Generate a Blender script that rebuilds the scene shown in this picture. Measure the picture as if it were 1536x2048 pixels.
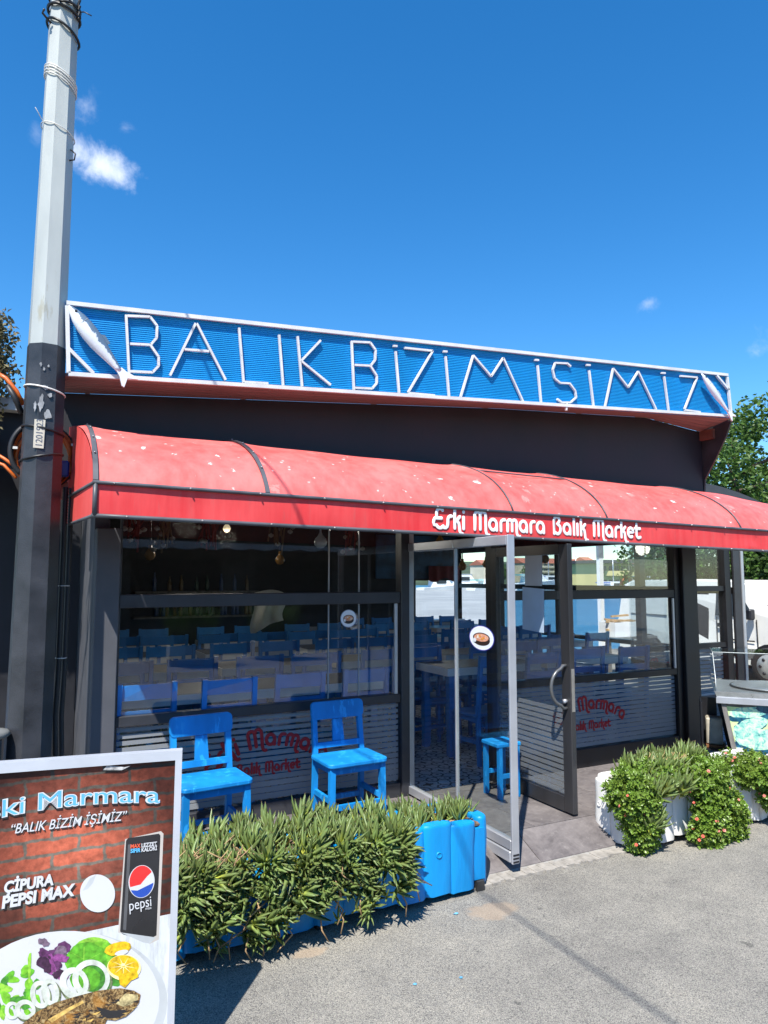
import bpy, math, random
from mathutils import Vector, Matrix
for o in list(bpy.data.objects): bpy.data.objects.remove(o)
SC = bpy.context.scene
COL = SC.collection
# ------------------------------------------------------------------ camera
F, CH, AZ = 1420.0, 1.8, math.radians(27)
TH = math.atan((1155-1024)/F)
CAM = Vector((0, 0, CH))
FW = Vector((math.sin(AZ)*math.cos(TH), math.cos(AZ)*math.cos(TH), math.sin(TH)))
RT = Vector((math.cos(AZ), -math.sin(AZ), 0)); UP = RT.cross(FW)
cd = bpy.data.cameras.new('camera'); cam = bpy.data.objects.new('camera', cd); COL.objects.link(cam)
cd.sensor_fit = 'VERTICAL'; cd.sensor_height = 36; cd.lens = 36*F/2048
cd.clip_start = .05; cd.clip_end = 3000
cam.matrix_world = Matrix.Translation(CAM) @ Matrix((RT, UP, -FW)).transposed().to_4x4()
SC.camera = cam
# ------------------------------------------------------------------ sun, sky, exposure
SUN = Vector((.44, .50, -1.0)).normalized()
sl = bpy.data.lights.new('sun', 'SUN'); sl.energy = 5.0; sl.angle = math.radians(.53); sl.color = (1, .95, .87)
so = bpy.data.objects.new('sun', sl); COL.objects.link(so); so.location = (-3, -4, 12)
so.rotation_euler = SUN.to_track_quat('-Z', 'Y').to_euler()
VS = SC.view_settings; VS.view_transform = 'Standard'; VS.look = 'None'; VS.gamma = 1; VS.exposure = .85
SC.cycles.max_bounces = 7; SC.cycles.transparent_max_bounces = 24; SC.cycles.glossy_bounces = 3
SC.cycles.diffuse_bounces = 4; SC.cycles.sample_clamp_indirect = 6; SC.cycles.caustics_reflective = False; SC.cycles.caustics_refractive = False
W = bpy.data.worlds.new('World'); SC.world = W; W.use_nodes = True

def ray(x, y): return FW + RT*((x-768)/F) + UP*((1024-y)/F)
def onY(x, y, Y): d = ray(x, y); return CAM + d*(Y/d.y)
def onX(x, y, X): d = ray(x, y); return CAM + d*(X/d.x)
def onZ(x, y, z=0.): d = ray(x, y); return CAM + d*((z-CH)/d.z)

def build_world():
    nt = W.node_tree; N = nt.nodes; L = nt.links; N.clear()
    out = N.new('ShaderNodeOutputWorld'); bg = N.new('ShaderNodeBackground'); L.new(bg.outputs[0], out.inputs[0])
    sky = N.new('ShaderNodeTexSky'); sky.sky_type = 'NISHITA'; sky.sun_disc = False
    sky.sun_elevation = math.asin(-SUN.z); sky.sun_rotation = math.atan2(-SUN.x, -SUN.y)
    sky.altitude = 0; sky.air_density = 1.0; sky.dust_density = .15; sky.ozone_density = 3.2
    hs = N.new('ShaderNodeHueSaturation'); hs.inputs['Saturation'].default_value = 1.34; hs.inputs['Hue'].default_value = .498
    hs.inputs['Value'].default_value = 1.0
    L.new(sky.outputs[0], hs.inputs['Color'])
    tc = N.new('ShaderNodeTexCoord')
    nz = N.new('ShaderNodeTexNoise'); nz.inputs['Scale'].default_value = 24; nz.inputs['Detail'].default_value = 8
    nz.inputs['Roughness'].default_value = .62; nz.inputs['Distortion'].default_value = .2
    L.new(tc.outputs['Generated'], nz.inputs['Vector'])
    def m(op, a, b=None, c=None):
        n = N.new('ShaderNodeMath'); n.operation = op
        for i, v in enumerate((a, b, c)):
            if v is None: continue
            if isinstance(v, (int, float)): n.inputs[i].default_value = v
            else: L.new(v, n.inputs[i])
        return n.outputs[0]
    def dot(v):
        n = N.new('ShaderNodeVectorMath'); n.operation = 'DOT_PRODUCT'; L.new(tc.outputs['Generated'], n.inputs[0])
        n.inputs[1].default_value = v; return n.outputs['Value']
    total = None
    # (pixel x, y, semi axes in pixels, tilt, strength)
    for (x, y, a, b, ang, st) in ((206, 334, 70, 34, .6, 1.0), (170, 212, 42, 34, -.2, .42), (252, 256, 24, 15, 0, .3), (72, 262, 20, 26, 0, .25),
                                  (1297, 607, 38, 22, -.3, .5), (1512, 706, 44, 44, .3, .5), (1440, 792, 30, 18, 0, .16)):
        c = ray(x, y).normalized(); r = RT.copy(); u = c.cross(r).normalized(); u = -u if u.z < 0 else u; r = (r - c*r.dot(c)).normalized()
        e1 = r*math.cos(ang) - u*math.sin(ang); e2 = u*math.cos(ang) + r*math.sin(ang)
        A = m('MULTIPLY', dot(e1), F/a); B = m('MULTIPLY', dot(e2), F/b)
        d = m('SQRT', m('ADD', m('MULTIPLY', A, A), m('MULTIPLY', B, B)))
        v = m('SUBTRACT', m('MULTIPLY_ADD', nz.outputs['Fac'], 2.8, -.55 if st > .9 else -.85), d)
        n = N.new('ShaderNodeMapRange'); n.interpolation_type = 'SMOOTHSTEP'; L.new(v, n.inputs[0]); n.inputs[1].default_value = -.2; n.inputs[2].default_value = 1.05
        v = m('MULTIPLY', m('MULTIPLY', n.outputs[0], st), m('GREATER_THAN', dot(c), .6))
        total = v if total is None else m('MAXIMUM', total, v)
    mx = N.new('ShaderNodeMix'); mx.data_type = 'RGBA'; L.new(total, mx.inputs[0]); tn = N.new('ShaderNodeMix'); tn.data_type = 'RGBA'; tn.blend_type = 'MULTIPLY'; tn.inputs[0].default_value = 1; L.new(hs.outputs[0], tn.inputs[6]); tn.inputs[7].default_value = (.86, .95, 1.0, 1)
    L.new(tn.outputs[2], mx.inputs[6])
    mx.inputs[7].default_value = (4.4, 4.9, 6.0, 1)
    L.new(mx.outputs[2], bg.inputs[0]); bg.inputs[1].default_value = .124
build_world()

# ------------------------------------------------------------------ materials
MATS = {}
def nodes(name):
    m = bpy.data.materials.new(name); m.use_nodes = True; nt = m.node_tree
    return m, nt.nodes, nt.links, nt.nodes['Principled BSDF']
def mth(N, L, op, a, b=None, c=None, clamp=False):
    n = N.new('ShaderNodeMath'); n.operation = op; n.use_clamp = clamp
    for i, v in enumerate((a, b, c)):
        if v is None: continue
        if isinstance(v, (int, float)): n.inputs[i].default_value = v
        else: L.new(v, n.inputs[i])
    return n.outputs[0]
def noise(N, L, vec, scale, detail=4, rough=.55, dist=0):
    n = N.new('ShaderNodeTexNoise'); n.inputs['Scale'].default_value = scale; n.inputs['Detail'].default_value = detail
    n.inputs['Roughness'].default_value = rough; n.inputs['Distortion'].default_value = dist
    if vec is not None: L.new(vec, n.inputs['Vector'])
    return n.outputs['Fac']
def ramp(N, L, fac, stops, interp='LINEAR'):
    n = N.new('ShaderNodeValToRGB'); L.new(fac, n.inputs[0]); e = n.color_ramp.elements; n.color_ramp.interpolation = interp
    while len(e) < len(stops): e.new(.5)
    for i, (p, c) in enumerate(stops): e[i].position = p; e[i].color = (*c, 1) if len(c) == 3 else c
    return n.outputs[0]
def mixc(N, L, fac, a, b, bt='MIX'):
    n = N.new('ShaderNodeMix'); n.data_type = 'RGBA'; n.blend_type = bt
    if isinstance(fac, (int, float)): n.inputs[0].default_value = fac
    else: L.new(fac, n.inputs[0])
    for i, v in ((6, a), (7, b)):
        if isinstance(v, tuple): n.inputs[i].default_value = (*v[:3], 1)
        else: L.new(v, n.inputs[i])
    return n.outputs[2]
def bump(N, L, P, h, strength=.3, dist=.01):
    b = N.new('ShaderNodeBump'); b.inputs['Strength'].default_value = strength; b.inputs['Distance'].default_value = dist
    L.new(h, b.inputs['Height']); L.new(b.outputs[0], P.inputs['Normal'])
def co(N, L, kind='Object', scale=None):
    if kind == 'World':
        g = N.new('ShaderNodeNewGeometry'); v = g.outputs['Position']
    else:
        t = N.new('ShaderNodeTexCoord'); v = t.outputs[kind]
    if scale:
        mp = N.new('ShaderNodeMapping'); mp.inputs['Scale'].default_value = scale; L.new(v, mp.inputs[0]); v = mp.outputs[0]
    return v
def pm(name, col, rough=.5, metal=0, var=.12, scale=6, wear=None, wear_amt=.0, wear_scale=14, bmp=0, bscale=60, coord='World', stretch=None, spec=.5, rvar=.12, coat=0):
    """painted / plain surface: base colour with uneven tone, optional worn spots of another colour and fine relief"""
    if name in MATS: return MATS[name]
    m, N, L, P = nodes(name)
    v = co(N, L, coord, stretch)
    f = noise(N, L, v, scale, 5)
    lo = tuple(max(0, c*(1-var*1.6)) for c in col); hi = tuple(min(1, c*(1+var)) for c in col)
    c = ramp(N, L, f, [(.3, lo), (.7, hi)])
    if wear:
        w = noise(N, L, v, wear_scale, 6, .65); w2 = noise(N, L, v, wear_scale*.23, 2)
        s = mth(N, L, 'MULTIPLY_ADD', w2, .5, w)
        fac = ramp(N, L, s, [(.98-wear_amt, (0, 0, 0)), (1.02-wear_amt, (1, 1, 1))])
        c = mixc(N, L, fac, c, wear)
    L.new(c, P.inputs['Base Color'])
    rr = mth(N, L, 'MULTIPLY_ADD', f, rvar*2, rough-rvar, True); L.new(rr, P.inputs['Roughness'])
    P.inputs['Metallic'].default_value = metal; P.inputs['Specular IOR Level'].default_value = spec
    if coat: P.inputs['Coat Weight'].default_value = coat; P.inputs['Coat Roughness'].default_value = .15
    if bmp: bump(N, L, P, noise(N, L, v, bscale, 4, .6), bmp, .004)
    MATS[name] = m; return m
def glass(name, tint=(.86, .9, .9), f0=.05, dust=.3):
    if name in MATS: return MATS[name]
    m, N, L, P = nodes(name); N.remove(P); out = N['Material Output']
    lw = N.new('ShaderNodeLayerWeight'); lw.inputs['Blend'].default_value = .5
    p5 = mth(N, L, 'POWER', lw.outputs['Facing'], 5); fac = mth(N, L, 'MULTIPLY_ADD', p5, 1-f0, f0, True)
    t = N.new('ShaderNodeBsdfTransparent'); t.inputs[0].default_value = (*tint, 1)
    g = N.new('ShaderNodeBsdfGlossy'); g.inputs['Roughness'].default_value = .004; g.inputs[0].default_value = (1, 1, 1, 1)
    mx = N.new('ShaderNodeMixShader'); L.new(fac, mx.inputs[0]); L.new(t.outputs[0], mx.inputs[1]); L.new(g.outputs[0], mx.inputs[2])
    df = N.new('ShaderNodeBsdfDiffuse'); df.inputs[0].default_value = (.55, .55, .53, 1)
    v = co(N, L, 'World'); dirt = mth(N, L, 'MULTIPLY_ADD', noise(N, L, v, 2.2, 6, .7), .05, mth(N, L, 'MULTIPLY', ramp(N, L, noise(N, L, co(N, L, 'World', (9, 9, 2.5)), 5, 6, .75), [(.6, (0, 0, 0)), (.75, (1, 1, 1))]), .05))
    m2 = N.new('ShaderNodeMixShader'); L.new(mth(N, L, 'MULTIPLY', dirt, dust), m2.inputs[0]); L.new(mx.outputs[0], m2.inputs[1]); L.new(df.outputs[0], m2.inputs[2])
    L.new(m2.outputs[0], out.inputs[0]); MATS[name] = m; return m
def film_mat(dens=.68):
    m, N, L, P = nodes('frosted_film'); out = N['Material Output']
    P.inputs['Base Color'].default_value = (.30, .32, .34, 1); P.inputs['Roughness'].default_value = .45
    t = N.new('ShaderNodeBsdfTransparent'); t.inputs[0].default_value = (.8, .83, .86, 1)
    f = noise(N, L, co(N, L, 'World'), 3, 3); fac = mth(N, L, 'MULTIPLY_ADD', f, .12, dens)
    mx = N.new('ShaderNodeMixShader'); L.new(fac, mx.inputs[0]); L.new(t.outputs[0], mx.inputs[1]); L.new(P.outputs[0], mx.inputs[2])
    L.new(mx.outputs[0], out.inputs[0]); return m
def asphalt_mat():
    m, N, L, P = nodes('asphalt'); v = co(N, L, 'World')
    vo = N.new('ShaderNodeTexVoronoi'); vo.inputs['Scale'].default_value = 250; L.new(v, vo.inputs['Vector'])
    sep = N.new('ShaderNodeSeparateColor'); L.new(vo.outputs['Color'], sep.inputs[0])
    stone = ramp(N, L, sep.outputs[0], [(0, (.14, .137, .134)), (.12, (.21, .205, .197)), (.25, (.305, .294, .27)), (.6, (.37, .355, .317)), (.85, (.43, .41, .36)), (1, (.51, .487, .425))])
    edge = ramp(N, L, vo.outputs['Distance'], [(.25, (1, 1, 1)), (.75, (.62, .61, .6))])
    c = mixc(N, L, 1.0, stone, edge, 'MULTIPLY')
    big = noise(N, L, v, .9, 4); mid = noise(N, L, v, 5.5, 5, .6)
    tone = ramp(N, L, mth(N, L, 'ADD', mth(N, L, 'MULTIPLY', big, .6), mth(N, L, 'MULTIPLY', mid, .4)), [(.34, (.66, .66, .67)), (.52, (.9, .9, .89)), (.68, (1.12, 1.1, 1.05))])
    c = mixc(N, L, 1.0, c, tone, 'MULTIPLY')
    spots = ramp(N, L, noise(N, L, v, 7.5, 2, .4), [(.735, (0, 0, 0)), (.755, (1, 1, 1))])
    c = mixc(N, L, mth(N, L, 'MULTIPLY', spots, .55), c, (.06, .06, .058))
    for (px_, py_, rx, ry) in ((985, 1822, .17, .10), (1305, 1672, .15, .07), (620, 1905, .10, .05)):
        q = onZ(px_, py_, 0); sb_ = N.new('ShaderNodeVectorMath'); sb_.operation = 'SUBTRACT'; L.new(v, sb_.inputs[0]); sb_.inputs[1].default_value = q
        ml = N.new('ShaderNodeVectorMath'); ml.operation = 'MULTIPLY'; L.new(sb_.outputs[0], ml.inputs[0]); ml.inputs[1].default_value = (1/rx, 1/ry, 0)
        ln = N.new('ShaderNodeVectorMath'); ln.operation = 'LENGTH'; L.new(ml.outputs[0], ln.inputs[0])
        e = mth(N, L, 'MULTIPLY_ADD', noise(N, L, v, 11, 7, .7), 1.5, mth(N, L, 'ADD', ln.outputs['Value'], -.75))
        k = ramp(N, L, e, [(.72, (1, 1, 1)), (1.0, (0, 0, 0))])
        sand = mixc(N, L, 1.0, ramp(N, L, noise(N, L, v, 120, 3), [(.3, (.30, .24, .18)), (.7, (.48, .39, .30))]), tone, 'MULTIPLY')
        c = mixc(N, L, mth(N, L, 'MULTIPLY', k, .88), c, sand)
    L.new(c, P.inputs['Base Color']); P.inputs['Roughness'].default_value = .9; P.inputs['Specular IOR Level'].default_value = .25
    bump(N, L, P, mth(N, L, 'MULTIPLY', vo.outputs['Distance'], -1), .7, .006)
    return m
def tile_mat(name, dark, light, sc=4.):
    m, N, L, P = nodes(name); v = co(N, L, 'World')
    oi = N.new('ShaderNodeObjectInfo')
    cb = N.new('ShaderNodeCombineXYZ')
    for i in range(3): L.new(mth(N, L, 'MULTIPLY', oi.outputs['Random'], 17.+i*9), cb.inputs[i])
    av = N.new('ShaderNodeVectorMath'); av.operation = 'ADD'; L.new(v, av.inputs[0]); L.new(cb.outputs[0], av.inputs[1]); v = av.outputs[0]
    f = noise(N, L, v, sc, 9, .68, .8); g = noise(N, L, v, sc*6, 6, .7)
    s = mth(N, L, 'MULTIPLY_ADD', g, .35, mth(N, L, 'MULTIPLY', f, .75))
    c = ramp(N, L, s, [(.36, dark), (.55, tuple((a+b)/2 for a, b in zip(dark, light))), (.74, light)])
    dust = ramp(N, L, noise(N, L, v, 26, 7, .75), [(.57, (0, 0, 0)), (.75, (1, 1, 1))])
    c = mixc(N, L, mth(N, L, 'MULTIPLY', dust, .5), c, (.33, .31, .29))
    L.new(c, P.inputs['Base Color']); P.inputs['Roughness'].default_value = .62; bump(N, L, P, f, .25, .004); return m
def pattern_tile_mat():
    m, N, L, P = nodes('patterned_tile'); v = co(N, L, 'World'); T = .30
    sp = N.new('ShaderNodeSeparateXYZ'); L.new(v, sp.inputs[0])
    def cell(s, o): return mth(N, L, 'SUBTRACT', mth(N, L, 'MODULO', mth(N, L, 'ADD', sp.outputs[s], o+30*T), T), T/2)
    x, y = cell(0, 0), cell(1, 0); x2, y2 = cell(0, T/2), cell(1, T/2)
    ax, ay = mth(N, L, 'ABSOLUTE', x), mth(N, L, 'ABSOLUTE', y); bx, by = mth(N, L, 'ABSOLUTE', x2), mth(N, L, 'ABSOLUTE', y2)
    def rad(a, b, cx, cy):
        p = mth(N, L, 'SUBTRACT', a, cx); q = mth(N, L, 'SUBTRACT', b, cy)
        return mth(N, L, 'SQRT', mth(N, L, 'ADD', mth(N, L, 'MULTIPLY', p, p), mth(N, L, 'MULTIPLY', q, q)))
    def ring(r, R, w): return mth(N, L, 'LESS_THAN', mth(N, L, 'ABSOLUTE', mth(N, L, 'SUBTRACT', r, R)), w)
    def both(a, b): return mth(N, L, 'MULTIPLY', a, b)
    def any_(*l):
        o = l[0]
        for k in l[1:]: o = mth(N, L, 'MAXIMUM', o, k)
        return o
    r1 = rad(ax, ay, .058, .058)                       # quatrefoil lobes round the tile centre
    inside = mth(N, L, 'GREATER_THAN', mth(N, L, 'ADD', ax, ay), .062)
    lobes = both(ring(r1, .05, .0075), inside)
    r2 = rad(bx, by, 0, 0)
    star = both(mth(N, L, 'LESS_THAN', both(bx, by), .00022), mth(N, L, 'LESS_THAN', r2, .05))
    petal = mth(N, L, 'LESS_THAN', rad(ax, ay, .056, .0), .0)
    c1 = mth(N, L, 'LESS_THAN', both(ax, ay), .00012); c1 = both(c1, mth(N, L, 'LESS_THAN', rad(ax, ay, 0, 0), .055))
    dots = mth(N, L, 'LESS_THAN', rad(ax, ay, .062, .062), .014)
    curl = both(ring(rad(bx, by, .075, .02), .026, .005), mth(N, L, 'GREATER_THAN', bx, .06))
    curl2 = both(ring(rad(bx, by, .02, .075), .026, .005), mth(N, L, 'GREATER_THAN', by, .06))
    k = any_(lobes, star, c1, dots, curl, curl2)
    base = ramp(N, L, noise(N, L, v, 5, 4), [(.3, (.50, .53, .57)), (.7, (.62, .64, .67))])
    c = mixc(N, L, k, base, (.018, .02, .026)); L.new(c, P.inputs['Base Color']); P.inputs['Roughness'].default_value = .4; return m
def awning_mat(name, base, faded, spots):
    m, N, L, P = nodes(name); v = co(N, L, 'World')
    st = noise(N, L, co(N, L, 'World', (5, 5, .35)), 2.6, 4, .6); f = noise(N, L, v, 2.2, 4)
    c = ramp(N, L, mth(N, L, 'ADD', mth(N, L, 'MULTIPLY', st, .5), mth(N, L, 'MULTIPLY', f, .5)), [(.36, base), (.62, faded)])
    if spots:
        for sc, lo, col, amt in ((7.5, .80, (.74, .66, .62), .75), (19, .785, (.74, .60, .56), .55), (5, .74, (.62, .33, .30), .4), (52, .80, (.25, .12, .11), .45)):
            vo = N.new('ShaderNodeTexVoronoi'); vo.inputs['Scale'].default_value = sc; L.new(v, vo.inputs['Vector'])
            n2 = noise(N, L, v, sc*4.5, 5, .75, .6); gate = noise(N, L, v, sc*.33, 2)
            d = mth(N, L, 'MULTIPLY_ADD', n2, .75, vo.outputs['Distance'])
            k = mth(N, L, 'MULTIPLY', mth(N, L, 'LESS_THAN', d, .535), mth(N, L, 'GREATER_THAN', gate, lo-.20))
            c = mixc(N, L, mth(N, L, 'MULTIPLY', k, amt), c, col)
    else:
        dirt = ramp(N, L, noise(N, L, co(N, L, 'World', (9, 9, 1.2)), 3, 5, .65), [(.55, (0, 0, 0)), (.8, (1, 1, 1))])
        c = mixc(N, L, mth(N, L, 'MULTIPLY', dirt, .45), c, (.36, .11, .10))
    L.new(c, P.inputs['Base Color']); P.inputs['Roughness'].default_value = .55; P.inputs['Specular IOR Level'].default_value = .3
    bump(N, L, P, mth(N, L, 'ADD', noise(N, L, co(N, L, 'World', (3.0, 3., .7)), 2.0, 3), mth(N, L, 'MULTIPLY', noise(N, L, v, 300, 2), .02)), .3, .03); return m
def leaf_mat(name, stops, rough=.45, trans=.25, var=.25):
    """leaf colour runs from its base to its tip (attribute t); plants differ a little from shoot to shoot"""
    m, N, L, P = nodes(name); out = N['Material Output']
    at = N.new('ShaderNodeAttribute'); at.attribute_name = 't'
    c = ramp(N, L, at.outputs['Fac'], stops)
    nz = noise(N, L, co(N, L, 'World'), 9, 3); hv = N.new('ShaderNodeHueSaturation'); L.new(c, hv.inputs['Color'])
    L.new(mth(N, L, 'MULTIPLY_ADD', nz, var*2.4, 1-var*1.2), hv.inputs['Value']); L.new(mth(N, L, 'MULTIPLY_ADD', nz, .05, .475), hv.inputs['Hue'])
    L.new(hv.outputs[0], P.inputs['Base Color']); P.inputs['Roughness'].default_value = rough
    t = N.new('ShaderNodeBsdfTranslucent'); L.new(hv.outputs[0], t.inputs[0])
    mx = N.new('ShaderNodeMixShader'); mx.inputs[0].default_value = trans; L.new(P.outputs[0], mx.inputs[1]); L.new(t.outputs[0], mx.inputs[2])
    L.new(mx.outputs[0], out.inputs[0]); return m
def emit(name, col, s):
    m, N, L, P = nodes(name); P.inputs['Base Color'].default_value = (*col, 1); P.inputs['Emission Color'].default_value = (*col, 1); P.inputs['Emission Strength'].default_value = s; return m

# ------------------------------------------------------------------ mesh builder and object tree
ROOTM = {}
def tag(o, label=None, cat=None, group=None, kind=None):
    if label: o['label'] = label
    if cat: o['category'] = cat
    if group: o['group'] = group
    if kind: o['kind'] = kind
    return o
def thing(name, label, cat, loc=(0, 0, 0), rz=0, group=None, kind=None):
    o = bpy.data.objects.new(name, None); COL.objects.link(o); o.empty_display_size = .1
    o.location = loc; o.rotation_euler = (0, 0, rz)
    ROOTM[o.name] = Matrix.Translation(Vector(loc)) @ Matrix.Rotation(rz, 4, 'Z')
    return tag(o, label, cat, group, kind)
def rootm(o):
    while o.parent: o = o.parent
    return ROOTM.get(o.name, Matrix.Identity(4))
class MB:
    def __init__(s): s.v = []; s.f = []; s.t = []; s.sm = []
    def add(s, vs, fs, t=0., smooth=False):
        b = len(s.v); s.v += [Vector(p) for p in vs]; s.t += ([t]*len(vs) if isinstance(t, (int, float)) else list(t))
        for f in fs: s.f.append(tuple(b+i for i in f)); s.sm.append(smooth)
        return s
    def box(s, a, b, M=None, bev=0.):
        (x0, y0, z0), (x1, y1, z1) = a, b
        x0, x1 = min(x0, x1), max(x0, x1); y0, y1 = min(y0, y1), max(y0, y1); z0, z1 = min(z0, z1), max(z0, z1)
        if bev:
            e = min(bev, (x1-x0)*.49, (y1-y0)*.49, (z1-z0)*.49); vs = []
            # 24-vertex chamfered box
            for x in (x0, x1):
                for y in (y0, y1):
                    for z in (z0, z1):
                        sx = e if x == x0 else -e; sy = e if y == y0 else -e; sz = e if z == z0 else -e
                        vs += [(x, y+sy, z+sz), (x+sx, y, z+sz), (x+sx, y+sy, z)]
            idx = lambda i, j, k, w: (i*4+j*2+k)*3+w
            fs = []
            for i in (0, 1): q = [idx(i, 0, 0, 0), idx(i, 0, 1, 0), idx(i, 1, 1, 0), idx(i, 1, 0, 0)]; fs.append(q if i == 0 else q[::-1])
            for j in (0, 1): q = [idx(0, j, 0, 1), idx(1, j, 0, 1), idx(1, j, 1, 1), idx(0, j, 1, 1)]; fs.append(q if j == 0 else q[::-1])
            for k in (0, 1): q = [idx(0, 0, k, 2), idx(0, 1, k, 2), idx(1, 1, k, 2), idx(1, 0, k, 2)]; fs.append(q if k == 0 else q[::-1])
            for i in (0, 1):
                for j in (0, 1): fs.append([idx(i, j, 0, 0), idx(i, j, 1, 0), idx(i, j, 1, 1), idx(i, j, 0, 1)])
                for k in (0, 1): fs.append([idx(i, 0, k, 0), idx(i, 1, k, 0), idx(i, 1, k, 2), idx(i, 0, k, 2)])
            for j in (0, 1):
                for k in (0, 1): fs.append([idx(0, j, k, 1), idx(1, j, k, 1), idx(1, j, k, 2), idx(0, j, k, 2)])
            for i in (0, 1):
                for j in (0, 1):
                    for k in (0, 1): fs.append([idx(i, j, k, w) for w in range(3)])
        else:
            vs = [(x, y, z) for x in (x0, x1) for y in (y0, y1) for z in (z0, z1)]
            fs = [(0, 1, 3, 2), (4, 6, 7, 5), (0, 4, 5, 1), (2, 3, 7, 6), (0, 2, 6, 4), (1, 5, 7, 3)]
        if M is not None: vs = [M @ Vector(p) for p in vs]
        return s.add(vs, fs)
    def beam(s, a, b, w, h, up=Vector((0, 0, 1)), w2=None, h2=None):
        a = Vector(a); b = Vector(b); d = (b-a).normalized(); up = Vector(up); x = d.cross(up)
        if x.length < 1e-4: x = d.cross(Vector((0, 1, 0)))
        x.normalize(); y = x.cross(d); w2 = w2 or w; h2 = h2 or h; vs = []
        for p, ww, hh in ((a, w, h), (b, w2, h2)):
            for i, j in ((-1, -1), (1, -1), (1, 1), (-1, 1)): vs.append(p+x*ww*i/2+y*hh*j/2)
        return s.add(vs, [(3, 2, 1, 0), (4, 5, 6, 7), (0, 1, 5, 4), (1, 2, 6, 5), (2, 3, 7, 6), (3, 0, 4, 7)])
    def tube(s, path, r, n=8, cap=True, smooth=True, t=0.):
        path = [Vector(p) for p in path]; rs = r if isinstance(r, (list, tuple)) else [r]*len(path); vs = []; fs = []; ts = []
        ref = None
        for i, p in enumerate(path):
            d = (path[min(i+1, len(path)-1)]-path[max(i-1, 0)]).normalized()
            if ref is None:
                ref = Vector((0, 0, 1)) if abs(d.z) < .9 else Vector((1, 0, 0))
                x = d.cross(ref).normalized()
            else:
                x = (x - d*x.dot(d)); x = x.normalized() if x.length > 1e-5 else d.orthogonal().normalized()
            y = d.cross(x)
            for k in range(n):
                a = 2*math.pi*k/n; vs.append(p+(x*math.cos(a)+y*math.sin(a))*rs[i])
        for i in range(len(path)-1):
            for k in range(n):
                fs.append((i*n+k, i*n+(k+1) % n, (i+1)*n+(k+1) % n, (i+1)*n+k))
        s.add(vs, fs, t, smooth)
        if cap:
            b = len(s.v)-len(vs); s.f.append(tuple(b+k for k in range(n))[::-1]); s.f.append(tuple(b+(len(path)-1)*n+k for k in range(n))); s.sm += [False, False]
        return s
    def lathe(s, prof, c=(0, 0, 0), n=16, axis='Z', smooth=True):
        vs = []; fs = []; c = Vector(c)
        for r, h in prof:
            for k in range(n):
                a = 2*math.pi*k/n; p = (r*math.cos(a), r*math.sin(a), h)
                if axis == 'X': p = (p[2], p[0], p[1])
                if axis == 'Y': p = (p[0], p[2], p[1])
                vs.append(c+Vector(p))
        for i in range(len(prof)-1):
            for k in range(n): fs.append((i*n+k, i*n+(k+1) % n, (i+1)*n+(k+1) % n, (i+1)*n+k))
        s.add(vs, fs, 0., smooth); b = len(s.v)-len(vs)
        if prof[0][0] > 1e-5: s.f.append(tuple(b+k for k in range(n))[::-1]); s.sm.append(False)
        if prof[-1][0] > 1e-5: s.f.append(tuple(b+(len(prof)-1)*n+k for k in range(n))); s.sm.append(False)
        return s
    def prism(s, poly, ex):
        n = len(poly); poly = [Vector(p) for p in poly]; ex = Vector(ex)
        return s.add(poly+[p+ex for p in poly], [tuple(range(n))[::-1], tuple(range(n, 2*n))]+[(i, (i+1) % n, n+(i+1) % n, n+i) for i in range(n)])
    def quadgrid(s, fn, nu, nv, smooth=True, t=0.):
        vs = [fn(i/nu, j/nv) for j in range(nv+1) for i in range(nu+1)]
        return s.add(vs, [(j*(nu+1)+i, j*(nu+1)+i+1, (j+1)*(nu+1)+i+1, (j+1)*(nu+1)+i) for j in range(nv) for i in range(nu)], t, smooth)
    def mesh(s, name, mat, M=None):
        me = bpy.data.meshes.new(name); vs = s.v if M is None else [M @ v for v in s.v]
        me.from_pydata([tuple(v) for v in vs], [], s.f); me.materials.append(mat)
        me.polygons.foreach_set('use_smooth', s.sm)
        if any(s.t):
            at = me.attributes.new('t', 'FLOAT', 'POINT'); at.data.foreach_set('value', s.t)
        me.update(); return me
    def build(s, name, mat, parent=None, world=True, fix=True):
        M = rootm(parent).inverted() if (parent is not None and world) else None
        me = s.mesh(name, mat, M)
        if fix: fixn(me)
        o = bpy.data.objects.new(name, me); COL.objects.link(o)
        if parent is not None: o.parent = parent
        return o
import bmesh
def fixn(me):
    b = bmesh.new(); b.from_mesh(me); bmesh.ops.recalc_face_normals(b, faces=b.faces); b.to_mesh(me); b.free()
def part(name, mat, parent, fn, *a, **k):
    m = MB(); getattr(m, fn)(*a, **k); return m.build(name, mat, parent)
def boxp(name, mat, parent, a, b, bev=0.): return MB().box(a, b, bev=bev).build(name, mat, parent)
def struct(o): o['kind'] = 'structure'; return o
def copy_tree(o, parent=None):
    c = o.copy(); COL.objects.link(c); c.parent = parent
    for ch in list(o.children): copy_tree(ch, c)
    return c
def inst(name, me, parent, loc, rot=(0, 0, 0), sc=(1, 1, 1)):
    """child object that shares mesh data; loc/rot in the frame of the thing"""
    o = bpy.data.objects.new(name, me); COL.objects.link(o); o.parent = parent; o.location = loc
    if isinstance(rot, Matrix): o.rotation_euler = rot.to_euler()
    else: o.rotation_euler = rot
    o.scale = sc; return o
RN = random.Random(7)

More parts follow.
